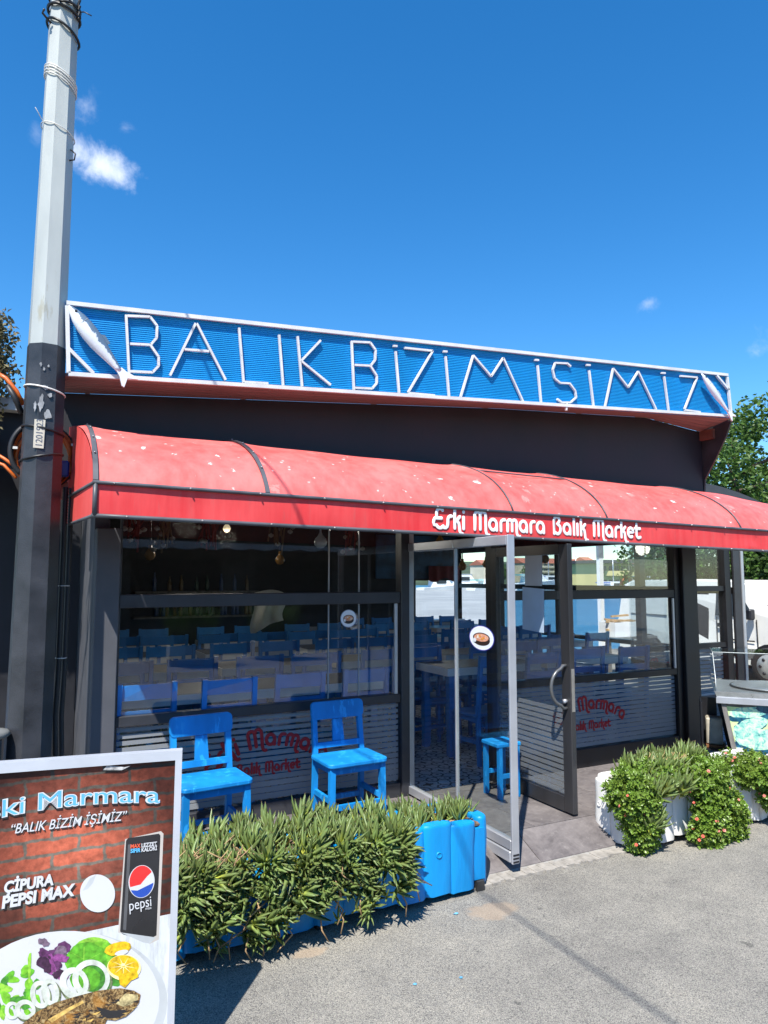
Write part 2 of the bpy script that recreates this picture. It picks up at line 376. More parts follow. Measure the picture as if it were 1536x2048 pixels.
BLUE = pm('blue_paint', (.006, .215, .56), .52, var=.16, wear=(.02, .30, .68), wear_amt=.14, wear_scale=24, bmp=.3, bscale=55, stretch=(1, 1, .3), spec=.35)
BLUE_IN = pm('blue_paint_indoor', (.022, .21, .58), .45, var=.12)
BLUE_LOG = pm('blue_paint_logs', (.003, .27, .66), .45, var=.14, wear=(.10, .38, .66), wear_amt=.0, wear_scale=26, bmp=.9, bscale=34, stretch=(1, 1, .14), spec=.4)
WHITE_LOG = pm('white_paint_logs', (.78, .78, .76), .5, var=.08, wear=(.45, .42, .38), wear_amt=.07, wear_scale=18, bmp=.5, bscale=26, stretch=(1, 1, .18))
WHITE = pm('white_paint', (.80, .80, .79), .4, var=.04)
CHAR = pm('charcoal_wall', (.0155, .0155, .021), .6, var=.25, scale=3, wear=(.14, .14, .15), wear_amt=-.12, wear_scale=44, bmp=.15, bscale=20, stretch=(1, 1, .5))
FRAME = pm('charcoal_aluminium', (.035, .037, .044), .38, metal=.0, var=.15, wear=(.2, .2, .2), wear_amt=-.14, wear_scale=40)
PILL = pm('grey_pillar', (.085, .088, .10), .5, var=.12, scale=4, wear=(.25, .25, .24), wear_amt=-.1, wear_scale=30)
BLACKF = pm('black_frame', (.012, .012, .015), .4, var=.2, wear=(.16, .15, .14), wear_amt=-.13, wear_scale=30)
ALU = pm('aluminium', (.50, .52, .56), .34, metal=.55, var=.06, wear=(.3, .3, .3), wear_amt=-.06)
GLASS = glass('window_glass', (.89, .92, .93), .05, .22)
CLEAR = glass('clear_glass', (.95, .975, .97), .03, .10)
FILM = film_mat(); FILM2 = film_mat(.22)
REDV = pm('red_vinyl', (.42, .012, .02), .45, var=.05)
DARKIN = pm('indoor_dark_wall', (.022, .022, .025), .8, var=.3)
SOFF = pm('soffit_boards', (.22, .165, .155), .7, var=.15, bmp=.1, stretch=(.3, 6, 6))
PIPE = pm('dark_grey_pipe', (.075, .08, .092), .5, var=.2, wear=(.2, .2, .2), wear_amt=-.05)
CONC = pm('concrete', (.30, .29, .27), .9, var=.2, scale=12, bmp=.5, bscale=70)
# ------------------------------------------------------------------ stroke lettering
def arc(cx, cy, r, a0, a1, n=7, ry=None):
    ry = ry or r
    return [(cx+r*math.cos(math.radians(a0+(a1-a0)*i/n)), cy+ry*math.sin(math.radians(a0+(a1-a0)*i/n))) for i in range(n+1)]
GL = {
 'E': (.56, [[(.50, .86)]+arc(.36, .74, .18, 40, 180, 6, .2)+[(.18, .55)]+arc(.2, .26, .19, 130, 200, 3, .26)+arc(.36, .2, .2, 200, 330, 6, .18), [(.14, .48), (.44, .48)]]),
 's': (.52, [[(.03, .04), (.12, .04)]+[(.2, .1), (.235, .22), (.24, .36)]+arc(.40, .42, .16, 180, 95, 5, .18)+[(.44, .60)]]),
 'k': (.50, [[(.1, .04), (.1, .95)], [(.1, .34), (.22, .42), (.38, .60)], [(.2, .42), (.32, .30), (.36, .12), (.38, -.08), (.43, -.2), (.54, -.22)]]),
 'i': (.24, [[(.1, .04), (.1, .58)], [(.1, .84), (.1, .85)]]),
 'l': (.24, [[(.1, .04), (.1, .95)]]),
 '1': (.24, [[(.1, .04), (.1, .60)]]),
 'M': (.86, [[(.08, .04), (.08, .72)]+arc(.24, .72, .16, 180, 0, 6, .18)+[(.40, .06)], [(.40, .72)]+arc(.56, .72, .16, 180, 0, 6, .20)+[(.72, .3), (.72, .02), (.75, -.13), (.82, -.21), (.90, -.21)]]),
 'm': (.76, [[(.08, .04), (.08, .45)]+arc(.22, .45, .14, 180, 0, 6, .15)+[(.36, .06)], [(.36, .45)]+arc(.50, .45, .14, 180, 0, 6, .15)+[(.64, .2), (.64, .0), (.67, -.13), (.74, -.2), (.82, -.2)]]),
 'a': (.66, [arc(.29, .31, .215, 0, 360, 16, .26), [(.505, .31), (.505, .05)]]),
 'r': (.42, [[(.1, .04), (.1, .38)]+arc(.28, .40, .18, 180, 80, 5, .18)+[(.34, .575)]]),
 'B': (.66, [[(.1, .04), (.1, .76)]+arc(.28, .74, .17, 170, -60, 8, .18)+[(.3, .54)]+arc(.32, .27, .2, 80, -130, 9, .24)+[(.1, .06)]]),
 'e': (.58, [[(.1, .32), (.44, .34)]+arc(.28, .32, .2, 5, 300, 12, .25)]),
 't': (.48, [[(.14, .82), (.14, .22)]+arc(.28, .2, .14, 180, 300, 5, .15)+[(.42, .09)], [(.02, .56), (.40, .56)]]),
}
def lettering(text, mapf, size, r, squash, nrm):
    """rounded letters as slim raised strokes; mapf(s, t) places them on the surface"""
    mb = MB(); x = 0; out = []
    for ch in text:
        if ch == ' ': x += .42*size; continue
        w, strokes = GL[ch]
        for st in strokes:
            P = [mapf(x+a*size, b*size) for a, b in st]
            d0 = (P[0]-P[1]).normalized(); d1 = (P[-1]-P[-2]).normalized()
            path = [P[0]+d0*r*.92, P[0]+d0*r*.6]+P+[P[-1]+d1*r*.6, P[-1]+d1*r*.92]; rs = [r*.35, r*.8]+[r]*len(P)+[r*.8, r*.35]
            b = len(mb.v); mb.tube(path, rs, 8)
            for i in range(b, len(mb.v)):
                k = (i-b)//8; k = min(k, len(path)-1); c = path[k]; h = (mb.v[i]-c).dot(nrm); mb.v[i] = mb.v[i]-nrm*h*(1-squash)
        x += w*size
    return mb, x
def textw(text): return sum(.42 if c == ' ' else GL[c][0] for c in text)

# ================================================================== SETTING
Y0 = 4.95           # shop front plane
PZ = .13            # entrance platform height
ASPH = asphalt_mat()
g = MB().add([(-70, -45, 0), (70, -45, 0), (70, 13.6, 0), (-70, 13.6, 0), (-70, 13.6, -2.2), (70, 13.6, -2.2)], [(0, 1, 2, 3), (3, 2, 5, 4)]).build('ground', ASPH); struct(g)
def sea_mat():
    m, N, L, P = nodes('sea_water'); v = co(N, L, 'World', (1, 1, 1))
    f = noise(N, L, v, .25, 5); c = ramp(N, L, f, [(.35, (.012, .09, .17)), (.7, (.025, .13, .23))]); L.new(c, P.inputs['Base Color'])
    P.inputs['Roughness'].default_value = .3; P.inputs['Specular IOR Level'].default_value = .2; bump(N, L, P, noise(N, L, v, 1.6, 4, .6), .6, .25); return m
s = MB().add([(-1500, 13.0, -.9), (1500, 13.0, -.9), (1500, 1900, -.9), (-1500, 1900, -.9)], [(0, 1, 2, 3)]).build('sea', sea_mat()); struct(s)
GREENHILL = pm('shore_scrub', (.05, .075, .03), .9, var=.4, scale=.05)
tm = MB()
def hill(u, v):
    x = -300+1300*u; y = 215+v*500+20*math.sin(u*19); z = -1+2.1*min(1, v*12)+v*14*(1+.4*math.sin(u*11+1))
    return Vector((x, y, z))
tm.quadgrid(hill, 60, 10); struct(tm.build('far_shore', GREENHILL))
# ---- entrance platform: slab, tiles, ramp
TILE = tile_mat('slate_tile', (.075, .066, .068), (.21, .19, .185))
GROUT = pm('grout', (.30, .28, .26), .9, var=.2)
pl = MB().box((.2, 3.95, -.05), (8.4, 5.75, PZ-.012)).build('entrance_platform', CONC); struct(pl)
XS = [.25, .85, 1.45, 2.05, 2.62, 3.16, 3.76, 4.36, 4.96, 5.56, 6.16, 6.76, 7.36, 7.96, 8.38]; YS = [3.96, 4.38, 4.86, 5.30, 5.74]
for j in range(len(YS)-1):
    for i in range(len(XS)-1):
        a, b = XS[i], XS[i+1]; sh = .28 if j % 2 else 0
        a2 = a+sh if i else a; b2 = b+sh if i < len(XS)-2 else b
        m = MB().box((-(b2-a2)/2+.003, -(YS[j+1]-YS[j])/2+.003, 0), ((b2-a2)/2-.003, (YS[j+1]-YS[j])/2-.003, .012+RN.uniform(0, .0015)), bev=.002)
        o = bpy.data.objects.new('tile', m.mesh('tile', TILE)); fixn(o.data); COL.objects.link(o); o.parent = pl; o.location = ((a2+b2)/2, (YS[j]+YS[j+1])/2, PZ-.012)
rm = MB(); RX0, RX1 = 2.12, 3.69
rm.prism([(RX0, 3.945, -.02), (RX0, 3.945, PZ-.012), (RX0, 3.68, .012), (RX0, 3.60, .0), (RX0, 3.60, -.02)], (RX1-RX0, 0, 0))
ramp_o = struct(rm.build('entrance_ramp', CONC))
sl_ = math.atan2(PZ-.012-.012, 3.945-3.68)
for a, b in ((2.13, 2.47), (2.476, 2.985), (2.991, 3.68)):
    P = [Vector((a, 3.942, PZ+.001)), Vector((b, 3.942, PZ+.001)), Vector((b, 3.69, .018)), Vector((a, 3.69, .018))]
    MB().prism([p-Vector((0, 0, .012)) for p in P], (0, 0, .014)).build('tile', TILE, ramp_o)
# crumbled lip of mortar along the foot of the ramp and at the planter
lip = MB(); n = 46
for k in range(n):
    x = RX0+.25+(RX1+.22-RX0-.25)*k/n; w = (RX1+.22-RX0-.25)/n
    lip.box((x, 3.60-RN.uniform(.0, .03), -.01), (x+w*1.02, 3.69, .010+RN.uniform(0, .006)))
lo = lip.build('mortar_lip', pm('mortar', (.30, .28, .25), .95, var=.2, scale=20, bmp=.6)); lo.parent = ramp_o
def patch(name, cx, cy, rx, ry, z, mat, seed, n=40):
    r = random.Random(seed); ph = [r.uniform(0, 6.3) for _ in range(4)]
    vs = [(cx, cy, z+.006)]
    for k in range(n):
        a = 2*math.pi*k/n; q = 1+.14*math.sin(3*a+ph[0])+.09*math.sin(5*a+ph[1])+.05*math.sin(11*a+ph[2]); vs.append((cx+rx*q*math.cos(a), cy+ry*q*math.sin(a), z))
    return struct(MB().add(vs, [(0, 1+k, 1+(k+1) % n) for k in range(n)]).build(name, mat))
PAINTSPOT = pm('spilt_blue_paint', (.10, .30, .48), .9, var=.5, scale=40)
for i, (x, y) in enumerate(((912, 1827), (922, 1955), (830, 1968))):
    p = onZ(x, y, .004); patch('paint_spot', p.x, p.y, .009+.007*(i == 0), .007, .0042, PAINTSPOT, 20+i, 18)

# ================================================================== RESTAURANT BUILDING
bld = thing('restaurant_building', 'low charcoal restaurant with glazed front, black wall and red awning', 'building', (4, 8, 0))
wall = MB()
def wallpts(): # top edge of the dark wall where it meets the soffit, from left to right
    return [(.16, 2.985), (2.0, 3.13), (3.65, 3.262), (5.40, 3.364), (6.19, 3.292)]
top = wallpts()
front = [Vector((x, Y0, z)) for x, z in top]; low = [Vector((x, Y0, 2.445)) for x, z in top]
wall.add(front+low, [(i, i+1, len(top)+i+1, len(top)+i) for i in range(len(top)-1)])
back = [p+Vector((0, .16, 0)) for p in front]; lowb = [p+Vector((0, .16, 0)) for p in low]
wall.add(back+lowb, [(i+1, i, len(top)+i, len(top)+i+1) for i in range(len(top)-1)])
wall.add([front[0], back[0], lowb[0], low[0]], [(0, 1, 2, 3)]); wall.add([front[-1], back[-1], lowb[-1], low[-1]], [(3, 2, 1, 0)])
wall.add(front+back, [(i, i+1, len(top)+i+1, len(top)+i) for i in range(len(top)-1)]); wall.add(low+lowb, [(i, i+1, len(top)+i+1, len(top)+i) for i in range(len(top)-1)])
wall.build('upper_wall', CHAR, bld)
SY = 4.55           # plane of the roof sign
sb = lambda x, y: onY(x, y, SY)
sBL, sBR, sTL, sTR = sb(137, 750), sb(1463, 835), sb(133, 603), sb(1455, 748)
def sbot(X): k = (X-sBL.x)/(sBR.x-sBL.x); return sBL.z+(sBR.z-sBL.z)*k
sf = MB(); sx = [t[0] for t in top]
fr = [Vector((x, SY+.035, sbot(x)+.004)) for x in sx]; bk = [Vector((x, Y0-.001, z)) for x, z in top]
for k in range(5):                       # soffit planks, each a little step of its own
    a0, a1 = k/5+.01, (k+1)/5-.01
    m = MB(); A = [f.lerp(b, a0) for f, b in zip(fr, bk)]; B = [f.lerp(b, a1) for f, b in zip(fr, bk)]
    m.add(A+B+[p+Vector((0, 0, .018)) for p in A]+[p+Vector((0, 0, .018)) for p in B],
          [(i, i+1, 5+i+1, 5+i) for i in range(4)]+[(10+i+1, 10+i, 15+i, 15+i+1) for i in range(4)]+[(i+1, i, 10+i, 10+i+1) for i in range(4)]+[(5+i, 6+i, 16+i, 15+i) for i in range(4)])
    m.build('soffit_plank', SOFF, bld)
# cheek plate at the right end of the overhang
cx = 6.205
pts = [onX(1463, 838, cx), onX(1452, 872, cx), onX(1432, 915, cx), onX(1410, 958, cx), onX(1402, 985, cx)]
ck = [(cx, Y0+.02, 3.36)]+[(cx, min(p.y, Y0+.0), p.z) for p in pts]+[(cx, Y0+.02, 2.6)]
MB().prism(ck, (.02, 0, 0)).build('cheek_plate', pm('cheek_metal', (.035, .036, .04), .5, var=.3, wear=(.2, .19, .18), wear_amt=-.06), bld)
boxp('soffit_trim', pm('rust_brown_trim', (.20, .08, .055), .8, var=.3), bld, (6.165, Y0-.16, 3.20), (6.20, Y0-.003, 3.30))
# body
boxp('roof_slab', pm('roof_felt', (.07, .07, .075), .9), bld, (.20, 5.12, 2.86), (6.14, 12.1, 3.0))
boxp('roof_slab', MATS['roof_felt'], bld, (6.141, 6.05, 2.705), (7.86, 12.1, 2.76))
boxp('ceiling', pm('ceiling_boards', (.10, .085, .07), .8, var=.3, stretch=(.3, 5, 5)), bld, (.44, 5.12, 2.70), (5.97, 12.0, 2.78))
boxp('ceiling', MATS['ceiling_boards'], bld, (5.971, 6.05, 2.63), (7.84, 12.0, 2.70))
boxp('side_wall', PILL, bld, (.425, 5.06, 0), (.52, 12.1, 2.9))
boxp('back_wall', DARKIN, bld, (.52, 12.0, 0), (6.7, 12.12, 2.86))
boxp('back_wall', DARKIN, bld, (6.7, 12.0, 0), (7.86, 12.12, .95))
BRICKW = pm('white_brick_paint', (.34, .36, .38), .7, var=.1)
for r in range(9):                        # painted brick breast wall under the rear windows
    for c in range(14):
        x = 4.32+c*.25+(r % 2)*.12
        if x+.24 < 7.85: boxp('brick', BRICKW, bld, (x, 11.975, .17+r*.085), (x+.238, 12.0, .17+r*.085+.077))
boxp('rear_sill', WHITE, bld, (6.7, 11.90, .95), (7.86, 12.14, .985))
for x in (6.7, 7.76): boxp('rear_post', BLACKF, bld, (x, 12.0, .985), (x+.1, 12.1, 2.86))
boxp('rear_beam', BLACKF, bld, (6.8, 12.0, 1.74), (7.76, 12.08, 2.86))
for y in (5.75, 7.3, 9.0, 10.6, 12.0): boxp('side_post', BLACKF, bld, (7.76, y, PZ), (7.86, y+.1, 2.62))
boxp('side_rail', BLACKF, bld, (7.78, 5.85, 1.60), (7.84, 12.0, 1.68)); boxp('side_rail', BLACKF, bld, (7.77, 5.85, .85), (7.85, 12.0, .91)); boxp('side_beam', BLACKF, bld, (7.77, 5.85, 2.28), (7.85, 12.0, 2.62))
# floor inside: patterned tiles near the door are single tiles
fl = boxp('indoor_floor', pattern_tile_mat(), bld, (.52, Y0+.03, .0), (7.76, 12.0, PZ+.004)); PT = fl.data.materials[0]
tmesh = MB().box((-.148, -.148, 0), (.148, .148, .005), bev=.0015).mesh('floor_tile', PT); fixn(tmesh)
im = rootm(bld).inverted()
for i in range(9, 18):
    for j in range(17, 25):
        p = Vector((.3*i+.15, .3*j+.15, PZ+.005)); inst('floor_tile', tmesh, fl, im @ p)
# corner pillar at the left
boxp('pillar', PILL, bld, (.425, Y0-.05, PZ), (.575, Y0+.1, 2.12), bev=.006)
boxp('side_panel', pm('black_panel', (.014, .015, .02), .55, var=.2), bld, (-.25, 6.2, 0), (.42, 6.28, 2.9))
# ---- window frames
def member(name, x0, x1, z0, z1, dy=0., d=.07, mat=FRAME): return boxp(name, mat, bld, (x0, Y0-.015+dy, z0), (x1, Y0-.015+dy+d, z1), bev=.004)
ZT = 2.34
member('window_rail', .577, 2.66, 1.600, 1.688); member('window_rail', .577, 2.66, .838, .905); member('window_rail', .577, 2.66, PZ, .235); member('window_rail', .577, 2.66, ZT, ZT+.1)
member('window_jamb', 2.662, 2.735, PZ, 2.44, -.012, .1); member('window_jamb', 2.737, 2.782, PZ, 2.44, 0, .06, ALU)
member('window_jamb', .577-.001, .59, PZ, ZT, .01, .05)
member('door_header', 2.784, 3.52, 2.20, 2.44, 0, .09)
member('window_jamb', 3.522, 3.60, PZ, 2.44, -.01, .09, BLACKF)
for z0, z1 in ((1.605, 1.685), (.865, .925), (PZ, .29), (ZT, ZT+.1)): member('window_rail', 3.602, 5.70, z0, z1, 0, .07, BLACKF)
member('window_jamb', 5.702, 5.775, PZ, 2.44, -.005, .09, BLACKF); boxp('corner_post', BLACKF, bld, (5.777, Y0-.06, PZ), (5.975, Y0+.14, 2.44), bev=.006)
boxp('sliding_track', ALU, bld, (2.60, Y0-.03, .91), (2.625, Y0-.016, 1.598)); boxp('sliding_track', ALU, bld, (5.655, Y0-.03, .93), (5.675, Y0-.016, 1.60))
# ---- panes
def pane(name, x0, x1, z0, z1, y=Y0+.02, mat=GLASS): return boxp(name, mat, bld, (x0, y, z0), (x1, y+.006, z1))
for (x0, x1) in ((.592, 2.06), (2.075, 2.31), (2.322, 2.66)):
    pane('window_pane', x0, x1, .906, 1.599); pane('window_pane', x0, x1, 1.689, ZT-.001)
pane('window_pane', .592, 2.66, .236, .837)
for x in (2.060, 2.310): boxp('glass_joint', pm('joint_seal', (.35, .36, .37), .35, var=.1), bld, (x+.003, Y0+.017, .906), (x+.011, Y0+.029, 1.599)); boxp('glass_joint', MATS['joint_seal'], bld, (x+.003, Y0+.017, 1.689), (x+.011, Y0+.029, ZT-.001))
pane('window_pane', 3.602, 5.70, .926, 1.604); pane('window_pane', 3.602, 5.70, 1.686, ZT-.001); pane('window_pane', 3.602, 5.70, .291, .864)
# frosted stripes
def stripes(x0, x1, z0, z1, n, y, parent=bld, top_w=.030, bot_w=.040):
    z = z1-.012
    for k in range(n):
        hgt = top_w+(bot_w-top_w)*k/n; gap = (z1-z0-.012)/n-hgt
        boxp('film_strip', FILM, parent, (x0, y, z-hgt), (x1, y+.0008, z)); z -= hgt+max(.004, gap)
stripes(.594, 2.655, .25, .838, 14, Y0+.0182, top_w=.026, bot_w=.040)
stripes(3.604, 5.695, .30, .864, 14, Y0+.0182, top_w=.029, bot_w=.038)
# red window lettering (arched name, straight second line)
def win_letters(xc, zc, Rr, size, line2, parent=bld, y=Y0+.0165, r=.0125, s2=.075):
    n = Vector((0, -1, 0)); w = textw('Eski Marmara')*size
    def arcmap(s, t): a = (s-w/2)/Rr; return Vector((xc+(Rr+t)*math.sin(a), y, zc-Rr+(Rr+t)*math.cos(a)))
    mb, _ = lettering('Eski Marmara', arcmap, size, r, .12, n); mb.build('window_lettering', REDV, parent)
    w2 = textw('Bal1k Market')*s2
    mb, _ = lettering('Bal1k Market', lambda s, t: Vector((xc-w2/2+s, y, line2+t)), s2, r*.62, .12, n); mb.build('window_lettering', REDV, parent)
win_letters(1.62, .615, .62, .135, .435)
win_letters(4.62, .625, .62, .125, .45)
# ---- set-back wing at the right
WY = 5.74
boxp('wing_plinth', TILE, bld, (5.98, WY, PZ), (7.76, WY+.12, .45)); boxp('wing_sill', pm('pale_sill', (.42, .41, .39), .7), bld, (5.98, WY-.02, .45), (7.76, WY+.13, .475))
for z0, z1 in ((.98, 1.035), (1.64, 1.70), (2.3, 2.62)): boxp('wing_rail', BLACKF, bld, (5.98, WY+.02, z0), (7.50, WY+.09, z1))
boxp('wing_post', BLACKF, bld, (7.502, WY+.005, .475), (7.60, WY+.11, 2.62)); boxp('wing_post', FRAME, bld, (7.63, WY-.02, PZ), (7.755, WY-.001, 2.62)); boxp('wing_post', ALU, bld, (7.757, WY-.03, PZ), (7.80, WY+.008, 2.62))
for z0, z1 in ((.476, .979), (1.036, 1.639), (1.701, 2.299)): boxp('wing_pane', GLASS, bld, (5.98, WY+.05, z0), (7.50, WY+.056, z1))
z = .965
for k in range(11): boxp('film_strip', FILM, bld, (6.0, WY+.0482, z-.034), (7.46, WY+.049, z)); z -= .045
mb, _ = lettering('Marmara', lambda s, t: Vector((6.27+s, WY+.046, .98-.9*max(0, (s-.25))**2-.22+t)), .15, .012, .12, Vector((0, -1, 0))); mb.build('window_lettering', REDV, bld)
for z0, z1 in ((PZ, .29), (.865, .925), (1.605, 1.685), (2.34, 2.62)): boxp('return_rail', BLACKF, bld, (5.90, Y0+.142, z0), (5.96, WY-.022, z1))
boxp('return_pane', GLASS, bld, (5.92, Y0+.142, .926), (5.926, WY-.022, 1.604)); boxp('return_pane', GLASS, bld, (5.92, Y0+.142, 1.686), (5.926, WY-.022, 2.339)); boxp('return_pane', GLASS, bld, (5.92, Y0+.142, .291), (5.926, WY-.022, .864))
fa = MB(); up_ = [onY(x, y, WY) for x, y in ((1398, 967), (1420, 968), (1445, 974), (1475, 984), (1505, 996), (1536, 1011), (1580, 1036), (1640, 1076))]
fa.prism(up_+[p-Vector((0, 0, .22)) for p in reversed(up_)], (0, .1, 0)); fa.build('roof_fascia', pm('fascia_metal', (.045, .047, .053), .5, var=.12), bld)
boxp('wing_wall', CHAR, bld, (5.98, WY+.12, 2.62), (7.86, WY+.3, 2.70))

# ---- roof sign
sg = thing('roof_sign', 'long blue ribbed rooftop sign with white bar letters BALIK BİZİM İŞİMİZ', 'sign', (sBL.x, SY, sBL.z))
SIGNBLUE = pm('sign_blue', (.003, .275, .62), .5, var=.08, scale=2, wear=(.28, .50, .80), wear_amt=-.19, wear_scale=22, stretch=(1, 1, .3))
pn = MB(); NR = 34; prof = []
for k in range(NR):
    for q, dd in ((0, .002), (.2, -.0035), (.62, -.0035), (.82, .002)): prof.append(((k+q)/NR, dd))
prof.append((1, .004))
ins = .01
def sp(u, v, dy=0.):
    a = sBL.lerp(sBR, u); b = sTL.lerp(sTR, u); p = a.lerp(b, v); p.y += dy; return p
vs = [sp(0, v, d) for v, d in prof]+[sp(1, v, d) for v, d in prof]; n = len(prof)
pn.add(vs, [(i, n+i, n+i+1, i+1) for i in range(n-1)])
pn.add([sp(0, 0, .03), sp(1, 0, .03), sp(1, 1, .03), sp(0, 1, .03)], [(3, 2, 1, 0)])
pn.build('ribbed_panel', SIGNBLUE, sg)
BAR = pm('white_bar', (.60, .60, .60), .45, var=.1, wear=(.26, .11, .05), wear_amt=-.05, wear_scale=38)
def bar(a, b, parent, name='frame_bar', w=.019, y0=None):
    y0 = SY-.022 if y0 is None else y0
    A = onY(a[0], a[1], y0); B = onY(b[0], b[1], y0)
    return MB().beam(A, B, w, .022, up=(0, 1, 0)).build(name, BAR, parent)
def bars(segs, name='letter', w=.0145):
    m = MB()
    for a, b in segs:
        A = onY(*a, SY-.020); B = onY(*b, SY-.020); m.beam(A, B, w, .018, up=(0, 1, 0))
        L_ = (B-A).length; k = max(1, int(L_/.11))
        for i in range(k):
            p = A.lerp(B, (i+.5)/k) - Vector((0, .0125, 0)); m.box((p.x-.0025, p.y+.0025, p.z-.0025), (p.x+.0025, p.y+.006, p.z+.0025))
    return m.build(name, BAR, sg)
for a, b in (((133, 606), (1455, 750)), ((137, 748), (1463, 832))): bar(a, b, sg, w=.025)
for a, b in (((134, 612), (137, 746)), ((1454, 754), (1462, 829))): bar(a, b, sg, w=.022)
bar((137, 697), (187, 747), sg); bar((1433, 751), (1457, 780), sg)
def bl(x, y, sx=1., sy=1.): return [((x+a*sx, y+b*sy), (x+c*sx, y+d*sy)) for a, b, c, d in ((0, 0, 6, 118), (3, 2, 48, 4), (48, 4, 62, 22), (62, 22, 61, 46), (61, 46, 49, 60), (8, 58, 49, 60), (49, 61, 65, 84), (65, 84, 65, 102), (65, 102, 53, 115), (8, 113, 53, 115))]
bars(bl(252, 630))
bars([((340, 751), (391, 647)), ((393, 647), (451, 760)), ((369, 699), (418, 703))])
bars([((478, 656), (487, 765)), ((489, 764), (536, 767))])
bars([((558, 670), (566, 771))])
bars([((595, 673), (604, 773)), ((641, 681), (602, 722)), ((603, 723), (661, 770))])
bars(bl(703, 682, .77, .83))
def dotted(x, y, a, b): bars([((x-4, y), (x+4, y+.5)), (a, b)])
dotted(790, 692, (791, 703), (798, 786))
bars([((809, 696), (865, 702)), ((865, 702), (816, 785)), ((816, 786), (869, 791))])
dotted(890, 703, (891, 713), (898, 795))
bars([((921, 794), (946, 711)), ((946, 711), (982, 753)), ((982, 753), (1006, 716)), ((1006, 716), (1046, 804))])
dotted(1073, 720, (1075, 731), (1082, 807))
S = [(1141, 733), (1134, 727), (1110, 726), (1105, 740), (1109, 757), (1120, 766), (1139, 767), (1150, 782), (1152, 795), (1141, 805), (1123, 805), (1114, 798)]
bars(list(zip(S, S[1:]))+[((1133, 806), (1132, 821))])
dotted(1176, 730, (1178, 741), (1187, 814))
bars([((1210, 813), (1226, 737)), ((1226, 737), (1256, 775)), ((1256, 775), (1276, 743)), ((1276, 743), (1312, 819))])
dotted(1326, 746, (1328, 753), (1337, 821))
bars([((1360, 752), (1394, 755)), ((1394, 755), (1369, 818)), ((1369, 820), (1400, 824))])
DKM = pm('dark_steel', (.05, .045, .04), .6, var=.3)
for k in range(6):
    p = sp(.03+.188*k, .5, .03); m = MB(); m.beam((p.x, SY+.05, p.z-.2), (p.x, SY+.05, p.z+.23), .04, .04); m.beam((p.x, SY+.07, p.z+.18), (p.x, Y0+.9, p.z-.35), .03, .03); m.build('support_strut', DKM, sg)
# ---- carved fish on the sign
def fish_mat(name, dx):
    m, N, L, P = nodes(name); at = N.new('ShaderNodeAttribute'); at.attribute_name = 't'
    v = co(N, L, 'World'); f = noise(N, L, v, 26, 5, .65); g_ = noise(N, L, v, 90, 3)
    k = mth(N, L, 'ADD', at.outputs['Fac'], mth(N, L, 'MULTIPLY', mth(N, L, 'SUBTRACT', f, .5), .5))
    c = ramp(N, L, k, [(.50, (.66, .69, .74)), (.60, (.60, .64, .70)), (.64, dx), (1, tuple(q*.8 for q in dx))])
    chips = ramp(N, L, mth(N, L, 'ADD', f, mth(N, L, 'MULTIPLY', g_, .4)), [(.92, (0, 0, 0)), (.95, (1, 1, 1))])
    c = mixc(N, L, chips, c, (.75, .74, .72)); L.new(c, P.inputs['Base Color']); P.inputs['Roughness'].default_value = .45; bump(N, L, P, f, .3, .004); return m
def fish(nose, tail, hw, label, dark, seed):
    A = onY(*nose, SY-.06); B = onY(*tail, SY-.06); d = (B-A); Ln = d.length; d.normalize(); n = Vector((0, -1, 0)); s = d.cross(n).normalized()
    s = s if s.z > 0 else -s        # s points to the back (upper right) side of the fish
    t = thing('fish_sculpture', label, 'sculpture', tuple((A+B)/2)); mb = MB(); vs = []; ts = []; nseg, nr = 22, 14
    pr = [(0, .10), (.03, .30), (.08, .52), (.16, .80), (.26, .97), (.36, 1.0), (.48, .93), (.60, .74), (.72, .52), (.80, .38), (.85, .34)]
    for u, w in pr:
        c = A+d*Ln*u - s*hw*.10*math.sin(u*3.1)
        for k in range(nr):
            a = 2*math.pi*k/nr; vs.append(c+s*math.cos(a)*hw*w+n*math.sin(a)*hw*.62*w); ts.append(.5+.5*math.cos(a)*.9+.0001)
    m_ = len(pr)
    mb.add(vs, [(i*nr+k, i*nr+(k+1) % nr, (i+1)*nr+(k+1) % nr, (i+1)*nr+k) for i in range(m_-1) for k in range(nr)]+[tuple(range(nr))[::-1], tuple((m_-1)*nr+k for k in range(nr))], ts, True)
    body = mb.build('body', fish_mat('fish_paint_%d' % seed, dark), t); fm = body.data.materials[0]
    tl = MB(); c0 = A+d*Ln*.83; th = hw*.16
    prof = [(0, .34), (.07, .5), (.17, 1.02), (.20, .98), (.13, .1), (.19, -.85), (.16, -.95), (.07, -.5), (0, -.34)]
    f1 = [c0+d*Ln*a+s*hw*b for a, b in prof]; tl.prism([p+n*th for p in f1], -n*th*2); tl.t = [.45]*len(tl.v); tl.build('tail_fin', fm, t)
    fn = MB(); c1 = A+d*Ln*.42; fn.prism([c1+s*hw*.80+n*.004, c1+d*Ln*.13+s*hw*.72+n*.004, c1+d*Ln*.13+s*hw*1.06+n*.004, c1+d*Ln*.03+s*hw*1.14+n*.004], -n*.008); fn.t = [.9]*len(fn.v); fn.build('back_fin', fm, t)
    ey = A+d*Ln*.09+n*hw*.34+s*hw*.16; MB().lathe([(.0001, -.008), (.007, -.004), (.008, 0), (.006, .004), (.0001, .006)], ey, 10, 'Y').build('eye', pm('fish_eye', (.01, .01, .012), .3), t)
    gl = MB(); gl.tube([A+d*Ln*(.205+.02*math.sin(a))+s*hw*.8*math.cos(a)+n*hw*.62*.9*math.sin(a)*.98 for a in [x*math.pi/8 for x in range(1, 8)]], .0022, 5); gl.build('gill_line', pm('gill_grey', (.2, .22, .25), .6), t)
    return t
